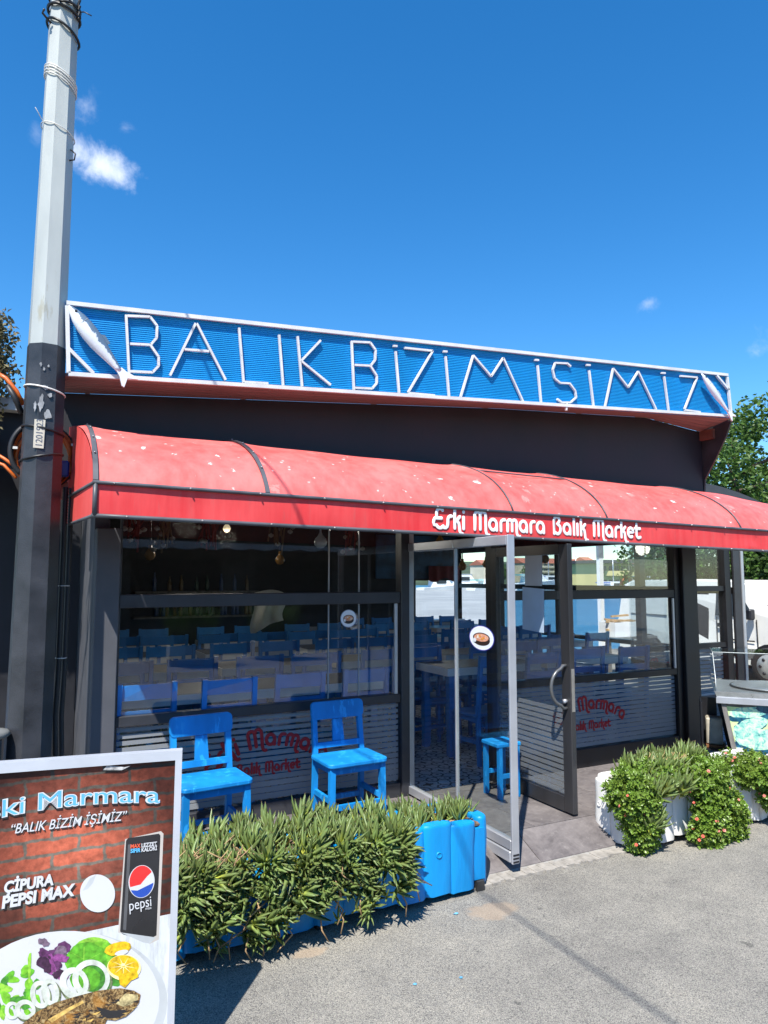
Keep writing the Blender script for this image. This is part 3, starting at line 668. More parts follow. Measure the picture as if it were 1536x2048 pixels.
fish((138, 611), (258, 764), .053, 'large painted wooden fish at the left end of the rooftop sign', (.10, .16, .235), 1)
fish((1403, 747), (1466, 836), .040, 'smaller pale wooden fish at the right end of the rooftop sign', (.40, .45, .55), 2)

# ---- awning
AX0, AX1, AY = .285, 7.7, 4.0
aw = thing('awning', 'faded red barrel awning with white lettering above the shop front', 'awning', (3, Y0, 2.1))
def zt(x):
    z = 2.765-(x-.27)*.0172
    return z if x < 6.1 else z-.085*(x-6.1)-.05*(x-6.1)**2
def zf(x): return 2.300-(x-.33)*.0172
def zb(x): return 2.124-(x-.33)*.0174
RED = awning_mat('awning_top_fabric', (.60, .085, .078), (.72, .155, .142), True); REDF = awning_mat('awning_valance_fabric', (.60, .030, .035), (.68, .075, .075), False)
def prf(x, s, sag=0.):
    a = s*math.pi/2; k = .74; q = k*math.sin(a)+(1-k)*s; w = k*math.cos(a)+(1-k)*(1-s)
    return Vector((x, Y0-.012-(Y0-.012-AY)*q, zf(x)+(zt(x)-zf(x))*w-sag))
ribsX = [.33, 1.27, 3.05, 3.93, 5.45, 6.75, AX1]
cv = MB(); nu = 150
def cvf(u, v):
    xl = .243+.082*math.sin(v*math.pi/2); x = xl+(AX1-xl)*u; d = min(abs(x-r) for r in ribsX); sag = .016*(1-math.exp(-d*3.2))*math.sin(v*math.pi)+.004*math.sin(x*9+v*5)*math.sin(v*math.pi)
    bumpz = -.012*math.exp(-(d/.05)**2)*(1-v); return prf(x, v, sag+bumpz)
cv.quadgrid(cvf, nu, 16); cvo = cv.build('canopy', RED, aw)
vl = MB()
def vlf(u, v):
    x = AX0+.04+(AX1-AX0-.04)*u; z = zf(x)+(zb(x)-zf(x))*v; w = .006*math.sin(x*4.1+1)*math.sin(v*math.pi)+.003*math.sin(x*13)*v
    if abs(x-5.55) < .25: w += .03*math.exp(-((x-5.55)/.09)**2)*math.exp(-((v-.85)/.2)**2)
    return Vector((x, AY-.002-w*.5, z))
vl.quadgrid(vlf, 160, 8); vl.build('valance', REDF, aw)
en = MB(); ex = AX0-.002; prl = [prf(.29, s/12) for s in range(13)]
poly = [(.240+.082*math.sin(i/12*math.pi/2), p.y, p.z) for i, p in enumerate(prl)]
en.add([(.236, Y0-.012, zb(.3))]+poly+[(poly[-1][0], AY, zb(.33))], [tuple(range(len(poly)+2))]); en.build('end_panel', awning_mat('awning_end_fabric', (.62, .06, .055), (.70, .10, .09), False), aw)
fp = MB(); fp.tube([(x, AY-.012, zf(x)) for x in [AX0+.03+(AX1-AX0-.03)*k/40 for k in range(41)]], .0108, 8); fp.build('frame_pipe', PIPE, aw)
fp = MB(); fp.tube([(x, AY-.006, zb(x)) for x in [AX0+.03+(AX1-AX0-.03)*k/40 for k in range(41)]], .0115, 8); fp.build('frame_pipe', PIPE, aw)
fp = MB(); fp.tube([(.33, AY-.008, zf(.33)), (.33, AY-.008, zb(.33))], .0125, 8); fp.build('frame_pipe', PIPE, aw)
for zz in (zf, zb): fp = MB(); fp.tube([(.325, AY, zz(.33)), (.27, Y0-.4, zz(.33)), (.234, Y0-.01, zz(.33))], .010, 8); fp.build('frame_pipe', PIPE, aw)
for i, rx in enumerate(ribsX[:-1]):
    r_ = MB(); big = i < 2
    P = [prf(rx-.03*(1-s/14)*(i > 0), s/14)+Vector((0, -.006, .007)) for s in range(15)]
    if big:
        vs = []
        for p in P: vs += [p+Vector((-.013, 0, 0)), p+Vector((.013, 0, 0)), p+Vector((.013, -.004, .007)), p+Vector((-.013, -.004, .007))]
        r_.add(vs, [(4*k+a, 4*k+(a+1) % 4, 4*k+4+(a+1) % 4, 4*k+4+a) for k in range(14) for a in range(4)])
    else: r_.tube(P, .006, 6)
    r_.build('rib_band', PIPE, aw)
jn = MB(); jn.tube([prf(3.05+(3.93-3.05)*k/12, .40)+Vector((0, -.004, .006)) for k in range(13)], .006, 6); jn.build('seam_cord', PIPE, aw)
SCREW = pm('screw_head', (.45, .45, .45), .35, metal=.8); sm_ = MB().lathe([(.0001, -.012), (.004, -.010), (.0055, -.004), (.0055, .004)], (0, 0, 0), 8, 'Y').mesh('screw', SCREW)
ia = rootm(aw).inverted()
for k in range(14):
    x = .42+k*.40
    inst('screw', sm_, aw, ia @ Vector((x, AY-.022, zf(x)))); inst('screw', sm_, aw, ia @ Vector((x+.07, AY-.020, zb(x))))
for s in (.15, .35, .55, .75): 
    for rx in ribsX[:2]: inst('screw', sm_, aw, ia @ (prf(rx-.03*(1-s)*(rx > 1), s)+Vector((0, -.012, .016))))
b0 = onY(868, 1056, AY-.014); b1 = onY(1284, 1078, AY-.014); SZ = (b1.x-b0.x)/textw('Eski Marmara Bal1k Market'); sl2 = (b1.z-b0.z)/(b1.x-b0.x)
mb, _ = lettering('Eski Marmara Bal1k Market', lambda s, t: Vector((b0.x+s, AY-.0075, b0.z+s*sl2+t*1.0)), SZ, .0122, .12, Vector((0, -1, 0)))
mb.build('lettering', pm('white_vinyl', (.82, .80, .79), .5, var=.05), aw)

# ================================================================== DOORS
fd = thing('folding_glass_door', 'frameless folding glass door stack in silver rails, swung open', 'door', (2.745, Y0, PZ))
FX = 2.745; FY0, FY1 = 3.645, 4.93
for y0, y1 in ((FY0+.03, 4.262), (4.275, FY1)): boxp('glass_leaf', CLEAR, fd, (FX-.005, y0, .17), (FX+.005, y1, 2.00))
def rail(name, z0, z1, zt0=0.):
    m = MB(); m.box((FX-.022, FY0, z0), (FX+.022, 4.266, z1), bev=.004); m.build(name, ALU, fd)
    m = MB(); m.box((FX-.022, 4.271, z0), (FX+.022, FY1, z1), bev=.004); m.build(name, ALU, fd)
rail('top_rail', 2.005, 2.068); rail('bottom_rail', .145, .205)
boxp('bottom_rail', ALU, fd, (FX-.03, FY0, .075), (FX+.03, 4.0, .14), bev=.005)
boxp('edge_profile', ALU, fd, (FX-.024, FY0-.018, .07), (FX+.030, FY0-.001, 2.07), bev=.003); boxp('edge_profile', ALU, fd, (FX-.012, 4.263, .206), (FX+.012, 4.274, 2.004)); boxp('edge_profile', ALU, fd, (FX-.014, FY1+.001, .2), (FX+.014, FY1+.016, 2.03))
m = MB()
for k in range(3): m.box((FX-.020, FY0-.0205, .078+k*.02), (FX+.024, FY0-.0185, .088+k*.02))
m.build('brush_seal', BLACKF, fd)
# hinged black door, opened square to the front
dr = thing('glass_door', 'black framed glass entrance door standing open with grey pull handle', 'door', (3.54, Y0, PZ))
DX = 3.535; DY0, DY1 = 3.975, 4.93
STILE = pm('scuffed_black_aluminium', (.028, .028, .031), .33, var=.25, wear=(.32, .31, .30), wear_amt=.0, wear_scale=20, stretch=(1, 1, .12))
boxp('stile', STILE, dr, (DX-.022, DY0, .145), (DX+.022, DY0+.095, 2.045), bev=.004); boxp('stile', STILE, dr, (DX-.022, DY1-.08, .145), (DX+.022, DY1, 2.045), bev=.004)
boxp('bottom_rail', STILE, dr, (DX-.021, DY0+.096, .145), (DX+.021, DY1-.081, .245)); boxp('top_rail', STILE, dr, (DX-.021, DY0+.096, 1.97), (DX+.021, DY1-.081, 2.045))
boxp('door_pane', GLASS, dr, (DX-.004, DY0+.096, .246), (DX+.004, DY1-.081, 1.969))
z = .86
for k in range(15): boxp('film_strip', FILM2, dr, (DX-.0052, DY0+.10, z-.031), (DX-.0044, DY1-.085, z)); z -= .0405
HND = pm('grey_handle', (.13, .135, .14), .35, metal=.4, var=.1)
hz = 1.02; hm = MB(); hy = DY0+.045
hp = [Vector((DX-.022, hy, hz-.15)), Vector((DX-.05, hy, hz-.15))]+[Vector((DX-.05-.11*math.cos(a), hy, hz+.13*math.sin(a))) for a in [math.radians(q) for q in range(-78, 79, 13)]]+[Vector((DX-.05, hy, hz+.15)), Vector((DX-.022, hy, hz+.15))]
hm.tube(hp, .0125, 8); hm.build('pull_handle', HND, dr)
boxp('lock_plate', pm('worn_steel', (.36, .34, .31), .4, metal=.6, var=.2), dr, (DX-.014, DY0-.003, hz-.17), (DX+.014, DY0-.0005, hz+.13)); MB().lathe([(.0001, -.03), (.016, -.026), (.016, 0)], (DX-.022, DY0+.047, hz-.10), 10, 'X').build('lock_cylinder', ALU, dr)
PAPER = pm('white_board', (.62, .65, .70), .5, var=.05)
def board(px, lab, mat):
    P = [onX(x, y, DX-.010) for x, y in px]; t = thing('notice_board', lab, 'notice', tuple(P[3]))
    m = MB(); m.prism(P, (.004, 0, 0)); m.build('panel', mat, t)
    m = MB(); q = [p.lerp(sum(P, Vector())/4, -.004) for p in P]; m.prism([p+Vector((.0041, 0, 0)) for p in q], (.003, 0, 0)); m.build('backing', BLACKF, t); return t
board([(1050, 1098), (1083, 1097), (1083, 1172), (1050, 1171)], 'upper blank grey-white board taped on the open glass door', pm('pale_grey_board', (.48, .50, .54), .5, var=.05))
t = board([(1045, 1174), (1087, 1178), (1087, 1266), (1045, 1258)], 'lower bluish-white menu board taped on the open glass door', pm('pale_blue_board', (.40, .52, .68), .45, var=.06))
# round food stickers on the glass
def sticker(c, nrm, upv, r, lab, seed, rim, wide=1.):
    c = Vector(c); nrm = Vector(nrm); e1 = Vector(upv).cross(nrm).normalized()*wide; e2 = Vector(upv)
    t = thing('food_sticker', lab, 'sticker', tuple(c))
    def disc(rx, ry, ox, oy, lift, mat, name, k=28, wob=0.):
        rr = random.Random(seed+k+int(ox*1e4)); pts = []
        for i in range(k):
            a = 2*math.pi*i/k; q = 1+wob*rr.uniform(-1, 1); pts.append(c+e1*(ox+rx*q*math.cos(a))+e2*(oy+ry*q*math.sin(a))+nrm*lift)
        m = MB(); m.prism(pts, nrm*.0004); return m.build(name, mat, t)
    disc(r, r, 0, 0, .0, pm('sticker_rim_%d' % seed, rim, .4), 'rim'); disc(r*.93, r*.93, 0, 0, .0005, pm('sticker_white', (.78, .80, .84), .4, var=.03), 'plate')
    disc(r*.66, r*.44, .0*r, -.16*r, .001, pm('pan_dark', (.035, .02, .016), .4), 'pan'); disc(r*.66, r*.40, 0, .02*r, .0015, MATS['pan_dark'], 'pan')
    m, N, L, P = nodes('shrimp_stew_%d' % seed); v = co(N, L, 'World'); f = noise(N, L, v, 90, 5, .7); cc = ramp(N, L, f, [(.3, (.30, .05, .02)), (.45, (.62, .22, .12)), (.58, (.75, .45, .32)), (.72, (.72, .30, .06))]); L.new(cc, P.inputs['Base Color'])
    disc(r*.57, r*.31, 0, .03*r, .002, m, 'stew'); 
    for k in range(9):
        rr = random.Random(seed*31+k); disc(r*.11, r*.07, rr.uniform(-.38, .38)*r, rr.uniform(-.14, .2)*r, .0025+.0001*k, [pm('shrimp_pink', (.75, .42, .32), .5), pm('rice_white', (.75, .66, .56), .5), pm('carrot_orange', (.72, .28, .03), .5)][k % 3], 'morsel', 10, .2)
    disc(r*.13, r*.17, -.5*r, -.2*r, .004, pm('spoon_white', (.7, .72, .75), .4), 'spoon', 12); return t
sticker(onX(963, 1276, FX-.0075), (-1, 0, 0), (0, 0, 1), .084, 'sticker with pan of seafood stew on the folding glass door', 3, (.03, .03, .25), 1.75)
sticker(onY(697, 1237, Y0+.0135), (0, -1, 0), (0, 0, 1), .066, 'round faded food sticker on the left shop window', 4, (.42, .47, .60))

# ================================================================== LAMP POST
lp = thing('lamp_post', 'octagonal lamp post, galvanised above and black painted below, beside the shop', 'lamp post', (.075, 4.6, 0))
GALV = pm('galvanised_steel', (.40, .42, .40), .5, metal=.15, var=.1, scale=5, wear=(.33, .32, .26), wear_amt=.1, wear_scale=6, stretch=(1, 1, .25), bmp=.1, bscale=120)
BLK = pm('black_post_paint', (.030, .032, .038), .42, var=.3, wear=(.34, .36, .39), wear_amt=-.03, wear_scale=30, bmp=.35, bscale=110)
def octo(r0, r1, z0, z1, cx0, cx1, mat, name):
    m = MB(); vs = []
    for r, z, c in ((r0, z0, cx0), (r1, z1, cx1)):
        for k in range(8):
            a = math.radians(22.5+45*k+8); vs.append((c+r*math.cos(a)/math.cos(math.pi/8), 4.6+r*math.sin(a)/math.cos(math.pi/8), z))
    m.add(vs, [(k, (k+1) % 8, 8+(k+1) % 8, 8+k) for k in range(8)]+[tuple(range(8))[::-1], tuple(range(8, 16))]); return m.build(name, mat, lp)
octo(.121, .100, 0, 3.165, .074, .082, BLK, 'lower_shaft'); octo(.0965, .052, 3.16, 8.4, .082, .115, GALV, 'upper_shaft')
boxp('base_flange', BLK, lp, (-.12, 4.41, 0), (.27, 4.79, .03), bev=.005)
def prad(z): return .121+(.0965-.121)*z/3.165 if z < 3.16 else .0965+(.052-.0965)*(z-3.16)/5.24
def pcx(z): return .074+.008*z/3.165 if z < 3.16 else .082+.033*(z-3.16)/5.24
def band(z, r, mat, name, tilt=0., n=24, tails=(), off=.004, parent=lp):
    R_ = (prad(z)+off)/math.cos(math.pi/8); m = MB()
    m.tube([(pcx(z)+R_*math.cos(a), 4.6+R_*math.sin(a), z+tilt*math.cos(a)+.0) for a in [2*math.pi*k/n for k in range(n+1)]], r, 6, False)
    for tl in tails: m.tube(tl, r*.8, 5)
    return m.build(name, mat, parent)
TIEB = pm('black_cable', (.012, .012, .013), .4, var=.1); TIEW = pm('white_cable_tie', (.70, .68, .64), .4, var=.1); ORG = pm('orange_cable', (.62, .13, .015), .45, var=.12); CORR = pm('black_conduit', (.014, .014, .016), .5)
band(2.90, .005, TIEW, 'cable_tie', -.02); band(2.66, .007, TIEB, 'cable_tie', -.02); band(2.50, .006, TIEB, 'cable_tie', .025)
for dz in (0, .02, .04, .055): band(4.83+dz, .0035, TIEW, 'cable_tie', -.045)
band(4.52, .003, TIEW, 'cable_tie', -.03, tails=([(pcx(4.5)-.085, 4.56, 4.55), (pcx(4.5)-.13, 4.50, 4.59)],))
for z, tlt, r in ((5.30, -.02, .009), (5.33, .02, .007), (5.36, -.04, .006), (5.18, -.05, .008)): band(z, r, TIEB, 'cable_wrap', tlt, off=.008)
m = MB(); m.tube([(pcx(5.3)+.075, 4.56, 5.26+.13*k/6*(1)) if k % 2 else (pcx(5.3)+.085, 4.53, 5.26+.13*k/6) for k in range(7)], .008, 6); m.tube([(pcx(5.3)+.08, 4.55, 5.32), (pcx(5.3)+.11, 4.52, 5.31), (pcx(5.3)+.15, 4.48, 5.27)], .004, 5); m.tube([(pcx(5.2)-.07, 4.54, 5.18), (pcx(5.2)-.12, 4.52, 5.215), (pcx(5.2)-.11, 4.5, 5.23)], .007, 6); m.tube([(pcx(4.4)+.075, 4.55, 4.41), (pcx(4.4)+.10, 4.53, 4.38), (pcx(4.4)+.095, 4.53, 4.34), (pcx(4.4)+.07, 4.55, 4.34)], .005, 5)
m.build('cable_wrap', TIEB, lp)
# lamp arm (above the picture)
m = MB(); m.tube([(.11, 4.6, 8.3), (.10, 4.4, 8.7), (.06, 3.9, 8.95), (0, 3.3, 9.0)], [.05, .045, .04, .035], 8); m.build('lamp_arm', GALV, lp)
m = MB(); m.box((-.14, 2.75, 8.93), (.13, 3.4, 9.06), bev=.04); m.build('lamp_head', GALV, lp)
S1_ = onY(375, 640, SY); G1_ = onZ(1050, 1845, 0); cn = (G1_-S1_).cross(SUN)
def cable_pt(y, z): return Vector((S1_.x-(cn.y*(y-S1_.y)+cn.z*(z-S1_.z))/cn.x, y, z))
m = MB(); m.tube([(pcx(5.5)-.05, 4.56, 5.50)]+[cable_pt(4.5-.75*k, 5.46-.05*k+.0035*k*k) for k in range(20)], .009, 6); m.build('service_cable', TIEB, lp)
# number plate
pa = [onY(x, y, 4.6-prad(2.45)-.0115) for x, y in ((69, 838), (91, 840), (87, 897), (66, 895))]
m = MB(); m.prism(pa, (0, .003, 0)); npl = m.build('number_plate', pm('cream_plate', (.52, .49, .40), .6, var=.08, wear=(.3, .28, .22), wear_amt=-.02), lp)
def text_mesh(body, size, mat, bold=0., shear=0., name='text', extrude=.0004):
    c = bpy.data.curves.new('tmp', 'FONT'); c.body = body; c.size = size; c.offset = bold; c.shear = shear; c.extrude = extrude; c.resolution_u = 4
    o = bpy.data.objects.new('tmp', c); COL.objects.link(o); dg = bpy.context.evaluated_depsgraph_get(); me = bpy.data.meshes.new_from_object(o.evaluated_get(dg))
    bpy.data.objects.remove(o); bpy.data.curves.remove(c); me.materials.clear(); me.materials.append(mat); me.name = name; return me
def place(me, name, parent, org, ex, ey, warp=None):
    """lay a flat text mesh on a surface: local x,y -> org + x*ex + y*ey"""
    ez = Vector(ex).cross(Vector(ey)).normalized(); M = rootm(parent).inverted()
    for v in me.vertices:
        x, y, z = v.co
        if warp: x, y = warp(x, y)
        v.co = M @ (Vector(org)+Vector(ex)*x+Vector(ey)*y+ez*z)
    o = bpy.data.objects.new(name, me); COL.objects.link(o); o.parent = parent; return o
def tw(me): xs = [v.co.x for v in me.vertices]; return min(xs), max(xs)
dn = (pa[0]-pa[3]); nl = dn.length; dn.normalize(); ac = (pa[2]-pa[3]); al_ = ac.length; ac.normalize()
me = text_mesh('1201923', al_*.92, pm('plate_digits', (.09, .11, .15), .6)); x0, x1 = tw(me); k = nl*.92/(x1-x0)
place(me, 'plate_digits', npl, pa[3]+ac*al_*.84+dn*nl*.04+Vector((0, -.0008, 0)), dn*k, -ac)
# peeled paint
BARE = pm('bare_grey', (.30, .31, .32), .6, var=.3, scale=20)
for (x, y, w, h) in ((82, 805, 12, 30), (95, 830, 14, 20), (70, 812, 5, 18), (92, 775, 14, 8), (100, 790, 10, 8), (82, 728, 5, 10), (97, 732, 4, 6), (88, 738, 4, 8)):
    q = onY(x, y, 4.6-prad(2.7)-.009); u = w*.0030; hh = h*.0034; rr = random.Random(x*y); n_ = 14
    MB().prism([(q.x+u*math.cos(a)*rr.uniform(.25, .6), q.y, q.z+hh*math.sin(a)*rr.uniform(.25, .6)) for a in [i*2*math.pi/n_ for i in range(n_)]], (0, .004, 0)).build('peeled_patch', BARE, lp)
# coil of orange cable behind the post, with its blue splice box
cc_ = thing('cable_coil', 'coil of orange cable and black conduit strapped behind the post', 'cable coil', (.1, 4.8, 2.5))
def loop(cx, cy, cz, rx, rz, r, mat, name, a0=0, a1=360, tilt=0.):
    m = MB(); P = [(cx+rx*math.cos(math.radians(a)), cy+tilt*math.sin(math.radians(a)), cz+rz*math.sin(math.radians(a))) for a in [a0+(a1-a0)*k/28 for k in range(29)]]; m.tube(P, r, 7, True); return m.build(name, mat, cc_)
for dx, dz, rx, rz in ((0, 0, .168, .19), (.01, -.01, .160, .175), (-.015, .012, .163, .168), (0, -.025, .150, .18)): loop(.095+dx, 4.80+dx, 2.545+dz, rx, rz, .0105, ORG, 'cable_loop')
loop(.085, 4.77, 2.565, .172, .185, .016, CORR, 'conduit_loop', 70, 230); loop(.105, 4.82, 2.545, .178, .20, .006, TIEB, 'cable_loop')
m = MB()
for P in ([(-.06, 4.8, 2.47), (-.12, 4.85, 2.52), (-.28, 4.9, 2.62), (-.5, 5.0, 2.72)], [(-.05, 4.8, 2.40), (-.12, 4.85, 2.48), (-.3, 4.9, 2.55), (-.55, 5.0, 2.62)]): m.tube(P, .010, 6)
m.tube([(-.03, 4.74, 2.84), (-.07, 4.74, 2.92), (-.13, 4.74, 2.99), (-.2, 4.8, 3.04)], .013, 7); m.build('cable_run', ORG, cc_)
m = MB(); m.tube([(-.035, 4.72, 2.78), (-.075, 4.72, 2.87), (-.12, 4.72, 2.94)], .017, 8); m.build('conduit_run', CORR, cc_)
m = MB(); m.box((.10, 4.76, 2.42), (.24, 4.84, 2.52), bev=.01); m.build('splice_box', pm('blue_plastic', (.012, .05, .30), .4), cc_)
m = MB(); m.box((.245, 4.765, 2.615), (.275, 4.775, 2.63)); m.box((-.08, 4.76, 2.57), (-.05, 4.77, 2.585)); m.build('cable_clip', TIEW, cc_)
m = MB(); m.prism([(.13, 4.86, 2.30), (.25, 4.86, 2.28), (.24, 4.86, 2.40), (.12, 4.86, 2.41)], (0, .006, 0)); m.build('tag_plate', pm('salmon_tag', (.55, .22, .15), .6), cc_)
cdt = thing('black_conduit', 'two black corrugated conduits running down beside the post', 'conduit', (.23, 4.75, .2))
for k, (dx, dy) in enumerate(((0, 0), (.035, .03))):
    P = [(.222+dx, 4.72+dy, 2.35), (.222+dx, 4.72+dy, 1.7), (.222+dx, 4.72+dy, 1.25), (.215+dx, 4.72+dy, .98), (.225+dx, 4.72+dy, .75), (.27+dx, 4.73+dy, .5), (.34+dx, 4.76+dy, .28), (.36+dx, 4.78+dy, .13)]
    Q = []
    for a, b in zip(P, P[1:]):
        a = Vector(a); b = Vector(b); n_ = max(2, int((b-a).length/.009)); Q += [a.lerp(b, i/n_) for i in range(n_)]
    m = MB(); m.tube(Q, [.017 if i % 2 else .0145 for i in range(len(Q))], 8); m.build('tube', CORR, cdt)
for z in (1.75, 1.32, .5): m = MB(); m.tube([(.235+.03*math.cos(a), 4.735+.035*math.sin(a), z) for a in [i*math.pi/6 for i in range(13)]], .003, 5, False); m.build('tie_strap', TIEW, cdt)

# ================================================================== A-BOARD
TR = Vector((.566, 2.775, 1.157)); TL0 = Vector((-.037, 2.872, 1.157)); BR0 = onY(340, 2048, 2.70)
eu = (TR-TL0).normalized(); ev = (BR0-TR); ev = (ev-eu*ev.dot(eu)*.65).normalized(); en_ = eu.cross(ev).normalized()
en_ = en_ if en_.y < 0 else -en_
ab = thing('pavement_sign', 'freestanding pavement sign with fish dish and cola can poster', 'sign board', (.2, 2.85, 0))
def ap(x, y, lift=0.):
    d = ray(x, y); t_ = (TR-CAM).dot(en_)/d.dot(en_); return CAM+d*t_+en_*lift
BW, BH = .735, 1.10
tlc = TR-eu*BW; O = TR
def uv(u, v, lift=0.): return TR+eu*u+ev*v+en_*lift     # u negative to the left, v down
FRM = pm('white_aluminium_frame', (.43, .46, .51), .4, metal=.1, var=.04)
for (u0, v0, u1, v1) in ((-BW, 0, 0, .034), (-BW, BH-.03, 0, BH), (-.024, .034, 0, BH-.03), (-BW, .034, -BW+.024, BH-.03)):
    m = MB(); m.prism([uv(u0, v0, .010), uv(u1, v0, .010), uv(u1, v1, .010), uv(u0, v1, .010)], -en_*.03); m.build('frame_bar', FRM, ab)
m = MB(); m.prism([uv(-BW, -.001, -.021), uv(.002, -.001, -.021), uv(.002, -.001, -.05), uv(-BW, -.001, -.05)], ev*.03); m.build('hinge_bar', FRM, ab)
m = MB(); m.prism([uv(-BW+.02, .03, -.012), uv(-.02, .03, -.012), uv(-.02, BH-.03, -.012), uv(-BW+.02, BH-.03, -.012)], -en_*.006); m.build('backing_panel', WHITE, ab)
bk_dir = (ev + Vector((0, .30, 0))).normalized()
for u in (-BW+.02, -.02):
    m = MB(); a = uv(u, .01, -.06); m.beam(a, a+bk_dir*1.13, .026, .02, up=en_); m.build('rear_leg', FRM, ab)
m = MB(); a = uv(-BW+.03, .02, -.064); b = uv(-.03, .02, -.064); m.prism([a, b, b+bk_dir*1.0, a+bk_dir*1.0], -en_*.006); m.build('rear_panel', WHITE, ab)
# --- printed poster: one sheet per printed element, a hair above each other
LAY = [0]
def flat(pts, mat, name, px=True, parent=ab):
    LAY[0] += 1; l = -.0055+LAY[0]*.00003
    P = [ap(x, y, l) for x, y in pts] if px else [uv(u, v, l) for u, v in pts]
    n = len(P); c = sum(P, Vector())/n
    return MB().add(P, [tuple(range(n))]).build(name, mat, parent)
def ell(cx, cy, rx, ry, rot=0, n=36, wob=0, seed=1, a0=0, a1=360):
    r = random.Random(seed); rot = math.radians(rot); o = []
    for i in range(n):
        a = math.radians(a0+(a1-a0)*i/(n if a1-a0 == 360 else n-1)); q = 1+wob*r.uniform(-1, 1); x, y = rx*q*math.cos(a), ry*q*math.sin(a)
        o.append((cx+x*math.cos(rot)-y*math.sin(rot), cy+x*math.sin(rot)+y*math.cos(rot)))
    return o
def brick_print():
    m, N, L, P = nodes('brick_print'); g_ = N.new('ShaderNodeNewGeometry')
    o3 = ap(0, 1700); e1 = (ap(240, 1664)-o3).normalized(); e2 = e1.cross(en_).normalized()
    sb_ = N.new('ShaderNodeVectorMath'); sb_.operation = 'SUBTRACT'; L.new(g_.outputs['Position'], sb_.inputs[0]); sb_.inputs[1].default_value = o3
    def dt(v):
        n = N.new('ShaderNodeVectorMath'); n.operation = 'DOT_PRODUCT'; L.new(sb_.outputs[0], n.inputs[0]); n.inputs[1].default_value = v; return n.outputs['Value']
    cb = N.new('ShaderNodeCombineXYZ'); L.new(dt(e1), cb.inputs[0]); L.new(dt(e2), cb.inputs[1])
    ns = N.new('ShaderNodeTexNoise'); ns.inputs['Scale'].default_value = 26; ns.inputs['Detail'].default_value = 4; L.new(cb.outputs[0], ns.inputs['Vector'])
    ad = N.new('ShaderNodeVectorMath'); ad.operation = 'MULTIPLY_ADD'; L.new(ns.outputs['Color'], ad.inputs[0]); ad.inputs[1].default_value = (.02, .02, 0); L.new(cb.outputs[0], ad.inputs[2])
    br = N.new('ShaderNodeTexBrick'); L.new(ad.outputs[0], br.inputs['Vector']); br.inputs['Scale'].default_value = 1
    br.inputs['Brick Width'].default_value = .172; br.inputs['Row Height'].default_value = .0505; br.inputs['Mortar Size'].default_value = .0068; br.inputs['Mortar Smooth'].default_value = .5; br.inputs['Bias'].default_value = -.1
    br.inputs['Color1'].default_value = (.36, .095, .058, 1); br.inputs['Color2'].default_value = (.15, .05, .036, 1); br.inputs['Mortar'].default_value = (.13, .12, .105, 1)
    f = noise(N, L, cb.outputs[0], 34, 6, .7); c = mixc(N, L, 1, br.outputs['Color'], ramp(N, L, f, [(.3, (.5, .48, .46)), (.7, (1.35, 1.3, 1.25))]), 'MULTIPLY')
    # the print itself darkens towards its upper corners
    mid = ap(150, 1700); d = N.new('ShaderNodeVectorMath'); d.operation = 'DISTANCE'; L.new(g_.outputs['Position'], d.inputs[0]); d.inputs[1].default_value = mid
    c = mixc(N, L, 1, c, ramp(N, L, d.outputs['Value'], [(.06, (1.35, 1.32, 1.28)), (.18, (.85, .83, .82)), (.34, (.22, .22, .24))]), 'MULTIPLY')
    L.new(c, P.inputs['Base Color']); P.inputs['Roughness'].default_value = .3; return m
flat([(-BW+.02, .03), (-.02, .03), (-.02, BH-.03), (-BW+.02, BH-.03)], brick_print(), 'brick_print', False)
def plank_print():
    m, N, L, P = nodes('table_print'); v = co(N, L, 'World', (40, 40, 6)); f = noise(N, L, v, 1.6, 6, .7); L.new(ramp(N, L, f, [(.25, (.34, .36, .38)), (.5, (.50, .53, .55)), (.75, (.58, .61, .63))]), P.inputs['Base Color']); P.inputs['Roughness'].default_value = .3; return m
bl_ = ap(-70, 1912); vbl = (bl_-TR).dot(ev); vbr = (ap(344, 1828)-TR).dot(ev)
flat([(-BW+.02, vbl+.004), (-.02, vbr), (-.02, BH-.03), (-BW+.02, BH-.03)], plank_print(), 'table_print', False)
PW = pm('print_white', (.52, .535, .56), .3, var=.02); PK = pm('print_black', (.022, .022, .025), .3, var=.2)
PGL = pm('print_glow', (.44, .41, .38), .3, var=.05); PGREY = pm('print_grey', (.42, .45, .47), .3, var=.1)
# plate
flat(ell(128, 2018, 208, 152, -8, 48), PGREY, 'plate_print'); flat(ell(118, 2012, 202, 148, -8, 48), PW, 'plate_print')
# can with its pale glow
flat([(250, 1679), (322, 1663), (327, 1668), (318, 1880), (300, 1889), (236, 1866)], PGL, 'can_glow_print')
flat([(252, 1682), (256, 1677), (318, 1668), (321, 1672), (313, 1872), (298, 1880), (285, 1880), (246, 1870), (240, 1864)], PK, 'can_print')
flat([(241, 1866), (312, 1876), (300, 1888), (286, 1886)], PGREY, 'can_base_print'); flat([(256, 1690), (262, 1689), (252, 1862), (246, 1860)], pm('can_sheen', (.085, .088, .095), .3), 'can_sheen_print')
gx, gy, gr, gry = 283, 1764, 26, 33
flat(ell(gx, gy, gr, gry, 8), PW, 'logo_disc_print')
flat(ell(gx, gy-1, gr-2, gry-2, 8, 30, 0, 1, 150, 318)+[(gx+11, gy-10), (gx-2, gy+6)], pm('print_red', (.66, .03, .03), .3), 'logo_red_print')
flat(ell(gx, gy+1, gr-2, gry-2, 8, 26, 0, 1, -4, 142)+[(gx-8, gy+18), (gx+8, gy+10)], pm('print_blue', (.02, .07, .38), .3), 'logo_blue_print')
